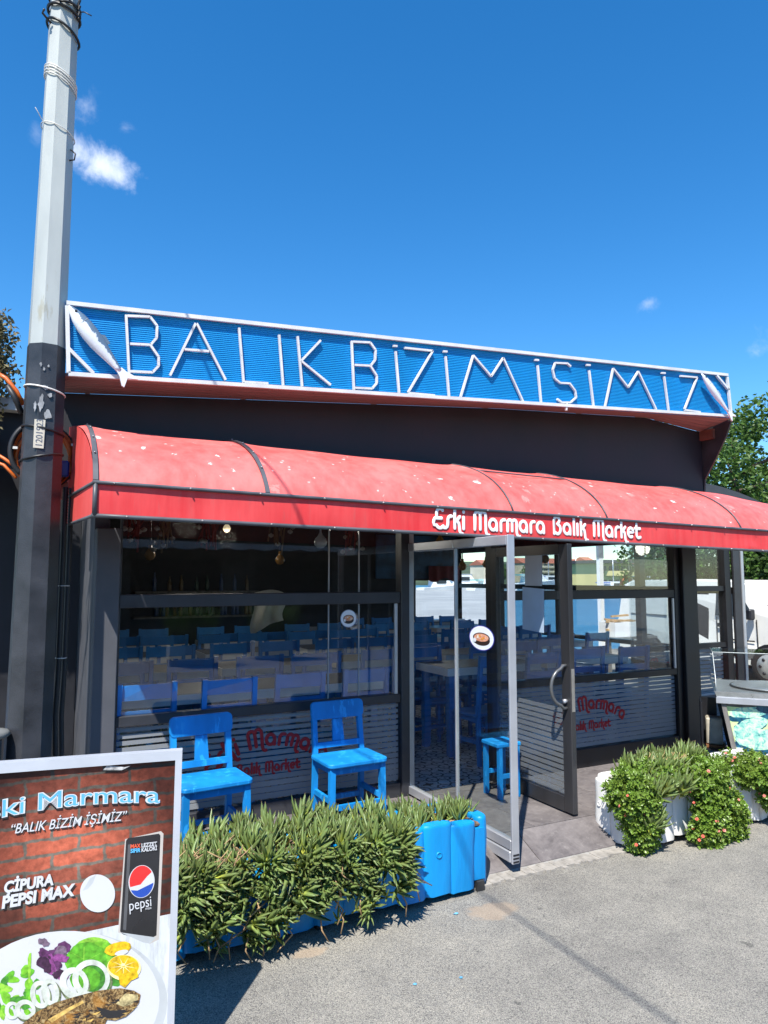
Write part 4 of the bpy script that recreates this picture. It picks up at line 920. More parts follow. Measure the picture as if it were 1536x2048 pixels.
# green leaves, lettuce, onion rings, lemon, fish on the plate
LG = [pm('print_green_%d' % i, c, .35, var=.3, scale=60) for i, c in enumerate(((.10, .36, .025), (.16, .45, .03), (.055, .24, .03), (.24, .52, .05)))]
flat(ell(185, 1905, 40, 30, -15, 24, .05, 2), LG[3], 'leaf_print'); flat(ell(205, 1912, 34, 28, 25, 24, .06, 9), LG[1], 'leaf_print'); flat(ell(172, 1922, 42, 36, -10, 24, .05, 3), LG[0], 'leaf_print'); flat(ell(190, 1955, 42, 30, 20, 24, .07, 4), LG[2], 'leaf_print'); flat(ell(170, 1958, 30, 26, 0, 20, .06, 5), LG[0], 'leaf_print'); flat(ell(226, 1960, 12, 20, -60, 14, .06, 6), LG[2], 'leaf_print')
for (a, b) in (((168, 1895), (166, 1968)), ((168, 1920), (140, 1905)), ((168, 1925), (200, 1908)), ((166, 1945), (192, 1940))): flat([(a[0]-.8, a[1]), (a[0]+.8, a[1]), (b[0]+.5, b[1]), (b[0]-.5, b[1])], LG[3], 'leaf_vein_print')
rr = random.Random(5)
for k in range(34): flat(ell(rr.uniform(-25, 78), rr.uniform(1938, 2030), rr.uniform(9, 19), rr.uniform(5, 9), rr.uniform(0, 180), 10, .12, k), LG[rr.randrange(4)], 'leaf_print')
flat([(55, 1918), (58, 1908), (62, 1906), (62, 1920), (60, 1968), (56, 1968)], LG[3], 'leaf_print')
LU = [pm('print_purple_%d' % i, c, .35, var=.35, scale=90) for i, c in enumerate(((.10, .03, .10), (.24, .06, .22), (.16, .11, .16), (.05, .02, .05)))]
for k in range(16): flat(ell(rr.gauss(108, 15), rr.gauss(1922, 17), rr.uniform(9, 18), rr.uniform(7, 13), rr.uniform(0, 180), 14, .25, k+50), LU[k % 4], 'lettuce_print')
def ringp(cx, cy, rx, ry, w, rot, mat=PW):
    LAY[0] += 1; l = -.0055+LAY[0]*.00003; n = 32; A = [ap(*p, l) for p in ell(cx, cy, rx, ry, rot, n)]; B = [ap(*p, l) for p in ell(cx+w*.15, cy, rx-w, ry-w, rot, n)]
    MB().add(A+B, [(i, (i+1) % n, n+(i+1) % n, n+i) for i in range(n)]).build('onion_ring_print', mat, ab)
ON = pm('print_onion', (.55, .59, .53), .3, var=.22, scale=30)
SHD = pm('print_shade', (.16, .20, .10), .3, var=.5, scale=80)
for q in ((186, 1964, 39, 38), (150, 1973, 30, 32), (82, 1996, 21, 28), (103, 1990, 19, 27), (53, 2025, 22, 20)): ringp(q[0], q[1], q[2], q[3], 5, 0, SHD)
ringp(182, 1958, 38, 38, 11, 10, ON); ringp(148, 1967, 29, 32, 12, -20, ON); ringp(80, 1990, 20, 28, 9, -8, ON); ringp(100, 1985, 18, 27, 9, -10, ON); ringp(50, 2020, 21, 20, 9, 20, ON); ringp(24, 2022, 15, 18, 7, 0, ON)
YL = pm('print_lemon', (.66, .42, .012), .3, var=.3, scale=70); YP = pm('print_lemon_pale', (.80, .70, .34), .3)
flat(ell(236, 1898, 27, 13, -14, 20, .05, 3), YL, 'lemon_print'); flat(ell(243, 1906, 14, 5, -14, 14), PW, 'lemon_print'); flat(ell(248, 1936, 34, 26, 2, 28), YP, 'lemon_print'); flat(ell(247, 1933, 31, 22, 2, 28), YL, 'lemon_print'); 
for q in range(9):
    a = q*2*math.pi/9+.2; c_, s_ = math.cos(a), math.sin(a); flat([(247+3*c_-1*s_, 1933+2*s_+.8*c_), (247+28*c_, 1933+20*s_), (247+3*c_+1*s_, 1933+2*s_-.8*c_)], YP, 'lemon_print')
flat(ell(246, 1930, 4, 3), YP, 'lemon_print'); flat([(236, 1950), (274, 1942), (277, 1955), (262, 1962), (250, 1976), (240, 1970)], YL, 'lemon_print')
def fish_print():
    m, N, L, P = nodes('grilled_fish_print'); v = co(N, L, 'World'); f = noise(N, L, v, 70, 7, .75, 1.2); g2 = noise(N, L, v, 16, 3)
    c = ramp(N, L, f, [(.40, (.012, .009, .007)), (.49, (.13, .075, .03)), (.56, (.30, .20, .08)), (.68, (.48, .40, .24))]); c = mixc(N, L, ramp(N, L, g2, [(.54, (0, 0, 0)), (.66, (.6, .6, .6))]), c, (.40, .18, .03), 'SCREEN' if 0 else 'MIX'); L.new(c, P.inputs['Base Color']); P.inputs['Roughness'].default_value = .3; return m
FP = fish_print()
flat([(45, 2048), (75, 2024), (110, 2006), (150, 1994), (195, 1982), (240, 1977), (268, 1982), (281, 1990), (278, 2006), (268, 2020), (252, 2034), (230, 2042), (214, 2040), (208, 2052), (205, 2075), (30, 2075)], FP, 'fish_print')
flat([(192, 2014), (222, 2022), (250, 2020), (256, 2026), (238, 2036), (216, 2038), (204, 2032)], PK, 'fish_mouth_print'); flat([(95, 2040), (140, 2014), (165, 2002), (168, 2006), (140, 2022), (104, 2046)], pm('print_fish_gold', (.60, .40, .12), .3, var=.3, scale=60), 'fish_line_print'); flat([(250, 1988), (276, 1990), (276, 1999), (262, 2010), (246, 2014), (232, 2008)], pm('print_fish_pale', (.48, .40, .20), .3, var=.4, scale=70), 'fish_head_print')
for q in range(26):
    x = rr.uniform(90, 262); y = 2060-(x-60)*.36+rr.uniform(0, 34); flat([(x, y), (x+rr.uniform(8, 20), y-rr.uniform(1, 6)), (x+rr.uniform(6, 14), y+rr.uniform(.5, 2.5))], PK if q % 3 else MATS['print_fish_gold'], 'fish_char_print')
# peeled blank price sticker
flat(ell(195, 1787, 35, 38, -10), PW, 'price_sticker_print'); flat([(165, 1782), (180, 1757), (192, 1750), (186, 1766), (176, 1778)], PGREY, 'price_sticker_print')
# poster lettering
def ptext(body, px0, px1, height_px, mat, bold=0., shear=0., arch=0., name='poster_text', fit=True):
    LAY[0] += 1; l = -.0055+LAY[0]*.00003
    A = ap(*px0, l); B = ap(*px1, l); me = text_mesh(body, 1., mat, bold, shear, extrude=.0); x0, x1 = tw(me); w = (B-A).length; ex_ = (B-A)/w
    ey_ = -(ex_.cross(en_)).normalized(); ey_ = ey_ if ey_.dot(ev) < 0 else -ey_
    hgt = (ap(px0[0], px0[1]-height_px)-ap(*px0)).length; k = w/(x1-x0)
    place(me, name, ab, A, ex_, ey_, lambda x, y: ((x-x0)*k, y/.72*hgt+arch*w*(.25-((x-x0)/(x1-x0)-.5)**2)))
PB = pm('print_sky_blue', (.10, .36, .72), .3, var=.05)
for mat, bo in ((PK, .040), (PW, .034), (PB, .0)): ptext('Eski Marmara', (-62, 1650-(0 if mat is not PK else -3)), (320, 1606-(0 if mat is not PK else -3)), 36, mat, bo, 0, .16)
for mat, dx in ((PK, 2), (PW, 0)): ptext('“BALIK BİZİM İŞİMİZ”', (22+dx, 1668+dx), (254+dx, 1640+dx), 20, mat, .006, .28)
for mat, dx in ((PK, 2.5), (PW, 0)):
    ptext('ÇİPURA', (8+dx, 1786+dx), (107+dx, 1769+dx), 22, mat, .045, .12); ptext('PEPSI MAX', (3+dx, 1817+dx), (151+dx, 1790+dx), 24, mat, .045, .12)
ptext('MAX', (261, 1697), (281, 1695), 8, pm('print_orange_red', (.65, .10, .05), .3), .03); ptext('LEZZET', (283, 1695), (314, 1691), 8, PW, .03); ptext('SIFIR', (261, 1706), (281, 1704), 8, pm('print_cyan', (.10, .42, .72), .3), .03); ptext('KALORİ', (283, 1704), (314, 1700), 8, PW, .03)
ptext('pepsi', (259, 1822), (303, 1812), 22, PW, .0); ptext('max', (291, 1820), (303, 1818), 6, PW, .0)
# scuffed tape on the poster
m = MB(); m.prism([ap(x, y, .0035) for x, y in ((206, 1540), (215, 1530), (232, 1532), (250, 1534), (262, 1531), (244, 1540), (226, 1540))], en_*.0003); m.build('tape_scrap', pm('tape', (.42, .42, .42), .4, var=.4, scale=60), ab)


# ================================================================== CHAIRS
def chair_parts(t, mat, ladder=False, w=.40, hgt=.79):
    def P(name, m): return m.build(name, mat, t, world=False)
    hw = w/2-.02
    for s in (-1, 1):
        m = MB(); m.beam((s*hw, .185, .0), (s*hw, .165, .42), .034, .036, up=(0, 1, 0)); m.beam((s*hw, .165, .42), (s*(hw-.004), .215, hgt-.02), .034, .034, up=(0, 1, 0)); P('back_leg', m)
        m = MB(); m.beam((s*(hw+.012), -.130, 0), (s*(hw+.006), -.125, .425), .038, .038, up=(0, 1, 0)); P('front_leg', m)
        m = MB(); m.beam((s*hw, -.112, .20), (s*hw, .165, .20), .022, .034); P('stretcher', m)
        m = MB(); m.beam((s*hw, -.108, .395), (s*hw, .155, .395), .02, .04); P('apron', m)
    m = MB(); m.beam((-hw, -.127, .16), (hw, -.127, .16), .024, .034); P('stretcher', m); m = MB(); m.beam((-hw, .172, .14), (hw, .172, .14), .02, .032); P('stretcher', m)
    m = MB(); m.beam((-hw, -.127, .398), (hw, -.127, .398), .022, .045); P('apron', m)
    def rr_(x0, x1, y0, y1, r, n=5):
        o = []
        for cx, cy, a in ((x1-r, y1-r, 0), (x0+r, y1-r, 90), (x0+r, y0+r, 180), (x1-r, y0+r, 270)):
            o += [(cx+r*math.cos(math.radians(a+90*i/n)), cy+r*math.sin(math.radians(a+90*i/n))) for i in range(n+1)]
        return o
    m = MB(); o = rr_(-w/2-.02, w/2+.02, -.165, .17, .035); vs = [(x*.985, y*.985, .422) for x, y in o]+[(x, y, .428) for x, y in o]+[(x, y, .444) for x, y in o]+[(x*.985, y*.985, .450) for x, y in o]; k = len(o)
    m.add(vs, [tuple(range(k))[::-1], tuple(range(3*k, 4*k))]+[(j*k+i, j*k+(i+1) % k, (j+1)*k+(i+1) % k, (j+1)*k+i) for j in range(3) for i in range(k)]); P('seat', m)
    def bk(name, z0, z1, wid, th=.02, r=.03, ytop=.2, hwid=None):
        o = rr_(-wid/2, wid/2, z0, z1, r) if r else [(wid/2, z1), (-wid/2, z1), (-(hwid or wid)/2, z0), ((hwid or wid)/2, z0)]
        m = MB(); f = []; b = []
        for x, z in o:
            y = .165+(z-.42)/(hgt-.44)*.05+.018*(1-(2*x/w)**2)*.6; f.append((x, y-th/2-.012, z)); b.append((x, y+th/2-.012, z))
        k = len(o); m.add(f+b, [tuple(range(k)), tuple(range(k, 2*k))[::-1]]+[(i, (i+1) % k, k+(i+1) % k, k+i) for i in range(k)]); P(name, m)
    if ladder:
        bk('back_rail', hgt-.13, hgt-.03, w-.06, r=.0); bk('back_rail', hgt-.26, hgt-.20, w-.06, r=.0)
    else:
        bk('top_rail', hgt-.115, hgt+.005, w+.005, .024, .032); bk('splat', .52, hgt-.12, .075, .016, 0, hwid=.09); bk('lower_rail', .485, .522, w-.06, .02, 0)
def chair(label, loc, rz=0, group=None):
    t = thing('wooden_chair', label, 'chair', loc, rz, group); chair_parts(t, BLUE); return t
chair('bright blue wooden chair outside the window, nearest the lamp post', (1.085, 4.47, PZ), math.radians(5))
chair('bright blue wooden chair outside the window, next to the open folding door', (2.06, 4.57, PZ), math.radians(2))

# ================================================================== PLANTERS
def leaf(m, base, d, up, ln, w, curl, segs=4):
    """one fleshy three-sided leaf from base along d, curving towards up"""
    d = d.normalized(); side = d.cross(up)
    side = side.normalized() if side.length > 1e-4 else d.orthogonal().normalized()
    vs = []; ts = []; p = Vector(base); q = d.copy()
    prof = [.55, .95, 1.0, .72, .04]
    for i in range(segs+1):
        nn = side.cross(q).normalized(); ww = w*prof[i]
        vs += [p+side*ww, p-side*ww, p-nn*ww*1.25]; ts += [.02+.98*i/segs]*3
        q = (q+up*curl/segs).normalized(); p = p+q*ln/segs
    f = [(3*i+a, 3*i+(a+1) % 3, 3*i+3+(a+1) % 3, 3*i+3+a) for i in range(segs) for a in range(3)]
    m.add(vs, f, ts, True)
def shoot_mesh(name, seed, mat, nl=9, ln=.075, w=.0062, spread=.75, stem=.05):
    r = random.Random(seed); m = MB(); up = Vector((0, 0, 1))
    m.tube([(0, 0, -stem), (r.uniform(-.006, .006), r.uniform(-.006, .006), 0), (0, 0, .012)], [.0042, .004, .003], 5, True, True, .12)
    for k in range(nl):
        a = 2.4*k+r.uniform(-.3, .3); inner = k/nl; tilt = spread*(1.15-inner)+r.uniform(-.15, .15); d = Vector((math.sin(tilt)*math.cos(a), math.sin(tilt)*math.sin(a), math.cos(tilt)))
        leaf(m, (0, 0, -.03*(1-inner)+.008), d, up, ln*r.uniform(.75, 1.15)*(1-.25*inner), w*r.uniform(.85, 1.2), r.uniform(.1, .5))
    me = m.mesh(name, mat); fixn(me); return me
ICE = leaf_mat('ice_plant_leaf', [(0, (.56, .58, .08)), (.25, (.35, .42, .08)), (.45, (.185, .25, .07)), (.92, (.13, .19, .06)), (1, (.22, .13, .06))], .42, .15, .5)
DRY = pm('dry_stem', (.38, .25, .13), .9, var=.25)
SOIL = pm('planter_soil', (.16, .105, .065), .95, var=.4, scale=40, bmp=.8, bscale=60)
SHV = [shoot_mesh('shoot', 100+i, ICE, 6+i % 4, .112+.014*(i % 3), .0098) for i in range(9)]
def log_mesh(seed, r, h, mat):
    """slab of split log: shallow rounded face, sawn flat top with a worn edge"""
    rr = random.Random(seed); m = MB(); n = 20; rows = [(0, .97), (.02, 1), (.35, 1.0), (.7, 1.0), (.955, 1.0), (.985, .97), (1, .90)]; vs = []
    ph = rr.uniform(0, 6); fl = rr.uniform(.36, .5)
    for z, q in rows:
        for k in range(n):
            a = 2*math.pi*k/n; e = 1+.03*math.sin(3*a+ph)+.018*math.sin(8*a+ph*2); c_, s_ = math.cos(a), math.sin(a)
            c_ = math.copysign(abs(c_)**.72, c_); vs.append((r*q*e*c_+.004*math.sin(z*5+ph), r*(q if z > .9 else 1)*e*s_*fl+.003*math.sin(z*7+ph), h*z+(rr.uniform(-.003, .003) if z < .5 else 0)))
    k = len(rows)
    m.add(vs, [(i*n+j, i*n+(j+1) % n, (i+1)*n+(j+1) % n, (i+1)*n+j) for i in range(k-1) for j in range(n)], 0., True)
    m.add(vs[:n], [tuple(range(n))[::-1]]); m.add(vs[-n:], [tuple(range(n))])
    if rr.random() < .5: # a knot
        m.lathe([(.017, .006), (.019, -.002), (.014, -.006), (.012, -.003), (.0001, -.004)], (rr.uniform(-.03, .03), -r*fl*.98, h*rr.uniform(.2, .6)), 12, 'Y')
    me = m.mesh('log', mat); fixn(me); return me
def planter(root, x0, x1, y0, y1, z1, mats, seed, step=.165):
    rr = random.Random(seed); im_ = rootm(root).inverted(); var = [log_mesh(seed+i, .092, .375, mats) for i in range(6)]
    x = x0+.08; last = -1
    while x < x1+.01:
        k = rr.randrange(6); k = (k+1) % 6 if k == last else k; last = k
        inst('log', var[k], root, im_ @ Vector((x, y0+rr.uniform(-.008, .008), .035+rr.uniform(-.012, .018))), (rr.uniform(-.012, .012), rr.uniform(-.012, .012), rr.uniform(-.05, .05)), (rr.uniform(.96, 1.06), 1, 1+rr.uniform(-.02, .02)))
        inst('log', var[rr.randrange(6)], root, im_ @ Vector((x+.03, y1, .035+rr.uniform(-.012, .02))), (0, 0, math.pi))
        x += step*rr.uniform(.95, 1.05)
    for ex_, s_ in ((x0-.02, -1), (x1+.045, 1)):
        for y in (y0+.10, y0+.235): inst('log', var[rr.randrange(6)], root, im_ @ Vector((ex_, y, .03)), (0, 0, math.pi/2*s_), (.92, 1, .99))
    boxp('inner_box', mats, root, (x0, y0+.005, .06), (x1+.045, y1-.005, z1-.03))
    boxp('soil', SOIL, root, (x0+.01, y0+.02, z1-.029), (x1+.035, y1-.02, z1), bev=.01)
    for fx in (x0+.1, (x0+x1)/2, x1-.02): boxp('foot', pm('dark_foot', (.03, .03, .03), .8), root, (fx, y0-.01, 0), (fx+.05, y0+.05, .055)); boxp('foot', MATS['dark_foot'], root, (fx, y1-.05, 0), (fx+.05, y1+.01, .055))
bp = thing('log_planter', 'long bright blue log planter in front of the window', 'planter', (1.5, 3.6, 0))
planter(bp, .42, 2.435, 3.565, 3.86, .375, BLUE_LOG, 11)
def rot_to(d, spin):
    q = Vector((0, 0, 1)).rotation_difference(Vector(d).normalized()); return (q.to_matrix() @ Matrix.Rotation(spin, 3, 'Z'))
ip = thing('ice_plant', 'mass of green fleshy ice plant spilling over the blue planter', 'plant', (1.4, 3.6, .38))
iI = rootm(ip).inverted()
shoots = []
rr = random.Random(21)
def hang(x):  # how far down the front the plant hangs, z of its lower edge, along X
    P = [(.68, .26), (.80, .10), (.90, .02), (1.02, .01), (1.16, .01), (1.28, .07), (1.40, .16), (1.52, .06), (1.66, .10), (1.78, .05), (1.86, .2), (1.98, .30), (2.06, .40)]
    for (a, za), (b, zb_) in zip(P, P[1:]):
        if a <= x <= b: return za+(zb_-za)*(x-a)/(b-a)
    return .42
for k in range(200):      # top
    x = rr.uniform(.60, 1.88); y = rr.uniform(3.46, 3.90); z = .36+(rr.uniform(.0, .08)+.03*math.sin(x*14))*(1-abs((x-1.35)/.9)**2)+.02
    d = Vector((rr.gauss(0, .22), rr.gauss(-.10, .2), 1)); shoots.append((Vector((x, y, z)), d, rr.choice((.7, .9, 1.0, 1.1, 1.35)), 'top'))
for k in range(440):      # front curtain
    x = rr.uniform(.64, 1.90); zl = hang(x); z = zl+(.44-zl)*rr.random()**.85
    if math.sin(x*23+z*9)+math.sin(x*11-z*31)+1.1*(z-.2)/.15 < -.6: continue
    y = 3.475-rr.uniform(.0, .10)*(.4+.6*math.sin(min(1, (.46-z)/.3)*math.pi*.6)); d = Vector((rr.gauss(0, .5), -.75+rr.gauss(0, .25), rr.gauss(.45, .4))); shoots.append((Vector((x, y, z)), d, rr.choice((.55, .7, .85, 1.0, 1.2)), 'front'))
for k in range(26):       # young growth on the bare soil at the right
    x = rr.uniform(1.9, 2.44); y = rr.uniform(3.60, 3.88); shoots.append((Vector((x, y, .385)), Vector((rr.gauss(0, .25), rr.gauss(0, .25), 1)), rr.uniform(.7, 1.15), 'top'))
for (x, y, n) in ((2.42, 3.74, 6), (2.12, 3.84, 5), (2.1, 3.70, 5)):
    for k in range(n): shoots.append((Vector((x+rr.uniform(-.05, .05), y+rr.uniform(-.04, .04), .39)), Vector((rr.gauss(0, .4), rr.gauss(0, .3), 1)), rr.uniform(.9, 1.2), 'top'))
shoots.sort(key=lambda s_: (s_[0]-CAM).length - (0.25 if s_[3] == 'front' else 0))
rest = MB()
for i, (p, d, sc, kd) in enumerate(shoots):
    me = SHV[rr.randrange(len(SHV))]; R_ = rot_to(d, rr.uniform(0, 6.28))
    if i < 300: inst('shoot', me, ip, iI @ p, R_, (sc, sc, sc))
    else:
        b = len(rest.v); at = me.attributes['t'].data
        rest.v += [p+R_ @ (v.co*sc) for v in me.vertices]; rest.t += [at[j].value for j in range(len(at))]
        for pl_ in me.polygons: rest.f.append(tuple(b+j for j in pl_.vertices)); rest.sm.append(pl_.use_smooth)
ro = rest.build('dense_shoots', ICE, ip, fix=False); ro['kind'] = 'stuff'
m = MB()
for k in range(80):
    a = Vector((rr.uniform(.62, 1.05), rr.uniform(3.44, 3.7), .40)); m.tube([a, a+Vector((rr.gauss(0, .02), rr.gauss(-.02, .02), rr.uniform(.03, .07))), a+Vector((rr.gauss(0, .05), rr.gauss(-.03, .03), rr.uniform(.06, .13)))], [.004, .0035, .002], 5)
for k in range(26):
    a = Vector((rr.uniform(.70, 1.95), 3.40, rr.uniform(.12, .4))); m.tube([a, a+Vector((rr.gauss(0, .03), -.01, -.05)), a+Vector((rr.gauss(0, .05), -.015, -.11))], [.004, .004, .003], 5)
for k in range(18):
    a = Vector((rr.uniform(.68, .84), rr.uniform(3.42, 3.50), .395)); m.tube([a, a+Vector((rr.gauss(0, .04), rr.gauss(0, .02), rr.uniform(.0, .02))), a+Vector((rr.gauss(0, .07), rr.gauss(0, .03), rr.uniform(-.02, .02)))], .0045, 5)
for k in range(70):
    a = Vector((rr.uniform(2.0, 2.42), rr.uniform(3.58, 3.86), .378)); m.tube([a, a+Vector((rr.gauss(0, .03), rr.gauss(0, .02), .006)), a+Vector((rr.gauss(0, .05), rr.gauss(0, .04), .003))], .0035, 4)
o = m.build('dry_stems', DRY, ip); o['kind'] = 'stuff'

wp = thing('log_planter', 'white painted log planter overgrown with shrubs beside the entrance', 'planter', (4.6, 3.6, 0))
planter(wp, 3.70, 5.35, 3.60, 3.95, .37, WHITE_LOG, 31)
SHR = leaf_mat('shrub_leaf', [(0, (.13, .19, .03)), (.5, (.155, .26, .035)), (1, (.22, .33, .05))], .38, .25, .3)
def sprig_mesh(seed, n=20):
    r = random.Random(seed); m = MB()
    for k in range(n):
        h = .085*k/n; a = 2.4*k; ln = r.uniform(.016, .028); tilt = r.uniform(.5, 1.25); d = Vector((math.sin(tilt)*math.cos(a), math.sin(tilt)*math.sin(a), math.cos(tilt))); s_ = d.cross(Vector((0, 0, 1))).normalized(); nn = s_.cross(d)
        b = Vector((0, 0, h-.05))+d*.004; w = ln*.36
        m.add([b, b+d*ln*.5+s_*w+nn*.002, b+d*ln, b+d*ln*.5-s_*w+nn*.002, b+d*ln*.55-nn*.002], [(0, 1, 4), (1, 2, 4), (2, 3, 4), (3, 0, 4)], [.02, .5, 1, .5, .4], False)
    m.tube([(0, 0, -.06), (0, 0, .035)], [.002, .0012], 4, False, True, .3); return m.mesh('sprig', SHR)
SPV = [sprig_mesh(300+i) for i in range(8)]
FLW = [pm('coral_petal', (.66, .12, .08), .5, var=.15), pm('pink_petal', (.66, .20, .16), .5, var=.15)]
def flower_mesh(seed, mat):
    r = random.Random(seed); m = MB()
    for k in range(13):
        a = 2*math.pi*k/13; d = Vector((math.cos(a), math.sin(a), .45)); s_ = Vector((-math.sin(a), math.cos(a), 0)); m.add([Vector(), d*.009+s_*.003, d*.016, d*.009-s_*.003], [(0, 1, 2, 3)])
    m.lathe([(.0001, .0), (.005, .003), (.0045, .007), (.0001, .009)], (0, 0, 0), 8); return m.mesh('flower', mat)
FM = [flower_mesh(i, FLW[i % 2]) for i in range(4)]
def shrub(name, label, blobs, nsprig, nfl, loc, seed, ice=()):
    t = thing(name, label, 'plant', loc); I_ = rootm(t).inverted(); r = random.Random(seed); S_ = []
    for k in range(nsprig):
        c, rad = blobs[r.randrange(len(blobs))]; 
        v = Vector((r.gauss(0, 1), r.gauss(0, 1), r.gauss(0, 1))).normalized()
        if v.y > .35 and r.random() < .75: v.y = -v.y
        q = r.uniform(.72, 1.03); p = Vector(c)+Vector((v.x*rad[0], v.y*rad[1], v.z*rad[2]))*q
        if p.z < .02: p.z = r.uniform(.02, .06)
        d = v+Vector((r.gauss(0, .35), r.gauss(0, .35), .35+r.gauss(0, .3))); S_.append((p, d, r.uniform(.8, 1.25)))
    S_.sort(key=lambda s_: (s_[0]-CAM).length); rest = MB()
    for i, (p, d, sc) in enumerate(S_):
        me = SPV[r.randrange(len(SPV))]; R_ = rot_to(d, r.uniform(0, 6.28))
        if i < 240: inst('sprig', me, t, I_ @ p, R_, (sc,)*3)
        else:
            b = len(rest.v); at = me.attributes['t'].data; rest.v += [p+R_ @ (v.co*sc) for v in me.vertices]; rest.t += [at[j].value for j in range(len(at))]
            for pl_ in me.polygons: rest.f.append(tuple(b+j for j in pl_.vertices)); rest.sm.append(False)
    o = rest.build('dense_leaves', SHR, t, fix=False); o['kind'] = 'stuff'
    for k in range(nfl):
        p, d, sc = S_[r.randrange(int(len(S_)*.5))]; dd = (CAM-p).normalized()+Vector((0, 0, .8))+d*.6; inst('flower', FM[r.randrange(4)], t, I_ @ (p+d.normalized()*.035+(CAM-p).normalized()*.02), rot_to(dd, r.uniform(0, 6)), (r.uniform(.6, .9),)*3)
    for k, (x0, x1, y0, y1, z, n) in enumerate(ice):
        for j in range(n):
            p = Vector((r.uniform(x0, x1), r.uniform(y0, y1), z+r.uniform(-.02, .03))); inst('shoot', SHV[r.randrange(9)], t, I_ @ p, rot_to((r.gauss(0, .3), r.gauss(-.25, .3), 1), r.uniform(0, 6)), (r.uniform(.9, 1.35),)*3)
    return t
shrub('flowering_shrub', 'leafy shrub at the left end of the white planter beside the ramp', [((3.66, 3.60, .36), (.13, .18, .14)), ((3.72, 3.56, .22), (.14, .10, .22)), ((3.95, 3.70, .42), (.25, .22, .09))], 1150, 12, (3.75, 3.65, .37), 61,
      ice=((3.72, 4.05, 3.45, 3.60, .38, 34), (3.85, 4.2, 3.6, 3.9, .45, 34), (3.66, 3.8, 3.45, 3.5, .2, 12)))
shrub('flowering_shrub', 'green shrub with coral flowers hanging down the middle of the white planter', [((4.28, 3.62, .40), (.26, .22, .10)), ((4.34, 3.48, .20), (.20, .11, .22)), ((4.24, 3.46, .10), (.14, .08, .12)), ((4.46, 3.48, .13), (.14, .09, .15)), ((4.45, 3.75, .42), (.2, .2, .08))], 1900, 32, (4.35, 3.6, .37), 62,
      ice=((4.1, 4.55, 3.7, 3.9, .46, 26),))
shrub('flowering_shrub', 'green shrub at the right end of the white planter by the food cart', [((4.86, 3.62, .38), (.22, .22, .10)), ((4.98, 3.50, .28), (.14, .08, .16))], 900, 12, (4.9, 3.6, .37), 63)
m = MB(); r9 = random.Random(4)
for k in range(34):
    a = Vector((r9.uniform(3.95, 4.25), r9.uniform(3.62, 3.80), .44)); m.tube([a, a+Vector((r9.gauss(0, .012), r9.gauss(0, .01), .06)), a+Vector((r9.gauss(0, .02), r9.gauss(-.01, .02), .115))], [.003, .0025, .0015], 4)
t = thing('dry_tuft', 'tuft of dry straw-coloured stalks on the white planter', 'plant', (4.1, 3.7, .37)); o = m.build('stalks', pm('straw', (.50, .36, .17), .9, var=.25), t); o['kind'] = 'stuff'

# ================================================================== FOOD CART (turned towards the street corner)
CF = onZ(1429, 1393, .83); CRZ = -math.radians(49)
ct = thing('food_cart', 'steel food cart with mussel photo panel and glass guard', 'cart', (CF.x, CF.y, PZ), CRZ)
STEEL = pm('brushed_steel', (.52, .54, .56), .32, metal=.7, var=.08, stretch=(.3, 5, 5)); OLDW = pm('old_grey_wood', (.16, .15, .14), .8, var=.3, stretch=(3, 3, .4))
CM = rootm(ct)
def cl_(name, mat, m, parent=None): return m.build(name, mat, parent or ct, world=False)
CW, CD, z0_, z1_ = 1.15, .72, .05, .66      # local: x along the front, y back, z up from the platform
A = [Vector((.05, .0, z1_)), Vector((CW-.05, .0, z1_)), Vector((CW-.16, .05, z0_)), Vector((.16, .05, z0_))]
m = MB(); m.prism(A, (0, .012, 0)); pnl = cl_('front_panel', OLDW, m)
CMI = CM.inverted()
def cq(x, y, l=.002):
    o_ = CMI @ CAM; d = CMI.to_3x3() @ ray(x, y); t_ = (.02-o_.y)/d.y; p = o_+d*t_; k = (z1_-p.z)/(z1_-z0_); return Vector((p.x, .05*k-l, p.z))
CL = [0]
def cflat(pts, mat, name):
    CL[0] += 1; l = .002+CL[0]*.0003; P = [cq(x, y, l) for x, y in pts]; m = MB(); m.prism(P, (0, .0002, 0)); cl_(name, mat, m, pnl)
def mus_mat(name, stops, sc):
    m, N, L, P = nodes(name); f = noise(N, L, co(N, L, 'World'), sc, 6, .65, .8); L.new(ramp(N, L, f, stops), P.inputs['Base Color']); P.inputs['Roughness'].default_value = .3; return m
MG = mus_mat('print_pale_green', [(.3, (.50, .72, .30)), (.7, (.66, .80, .42))], 4); MM = mus_mat('print_mussel', [(.32, (.05, .22, .22)), (.44, (.24, .58, .52)), (.56, (.56, .80, .55)), (.72, (.72, .84, .62))], 26); MD = mus_mat('print_shell_dark', [(.35, (.006, .03, .07)), (.7, (.02, .16, .26))], 20)
cflat([(1447, 1411), (1680, 1432), (1650, 1580), (1474, 1535)], MG, 'photo_print')
cflat([(1476, 1508), (1664, 1530), (1650, 1580), (1481, 1545)], mus_mat('print_mint', [(.4, (.34, .66, .52)), (.6, (.5, .76, .62))], 60), 'photo_print')
def cell(cx, cy, rx, ry, rot, mat, name='mussel_print', wob=.06, seed=1): cflat(ell(cx, cy, rx, ry, rot, 26, wob, seed), mat, name)
cell(1500, 1434, 46, 10, -3, MD); cell(1497, 1424, 40, 11, -4, MM); cell(1540, 1420, 30, 9, 12, MD)
cell(1500, 1452, 34, 16, -14, MD); cell(1504, 1449, 32, 14, -16, MM); cell(1475, 1462, 9, 14, 10, MM)
cell(1518, 1486, 50, 25, 4, MD); cell(1516, 1478, 46, 22, 6, MM); cell(1545, 1476, 22, 20, 0, MM, seed=6); cell(1545, 1536, 22, 9, -10, MD); cell(1548, 1533, 16, 6, -10, MM)
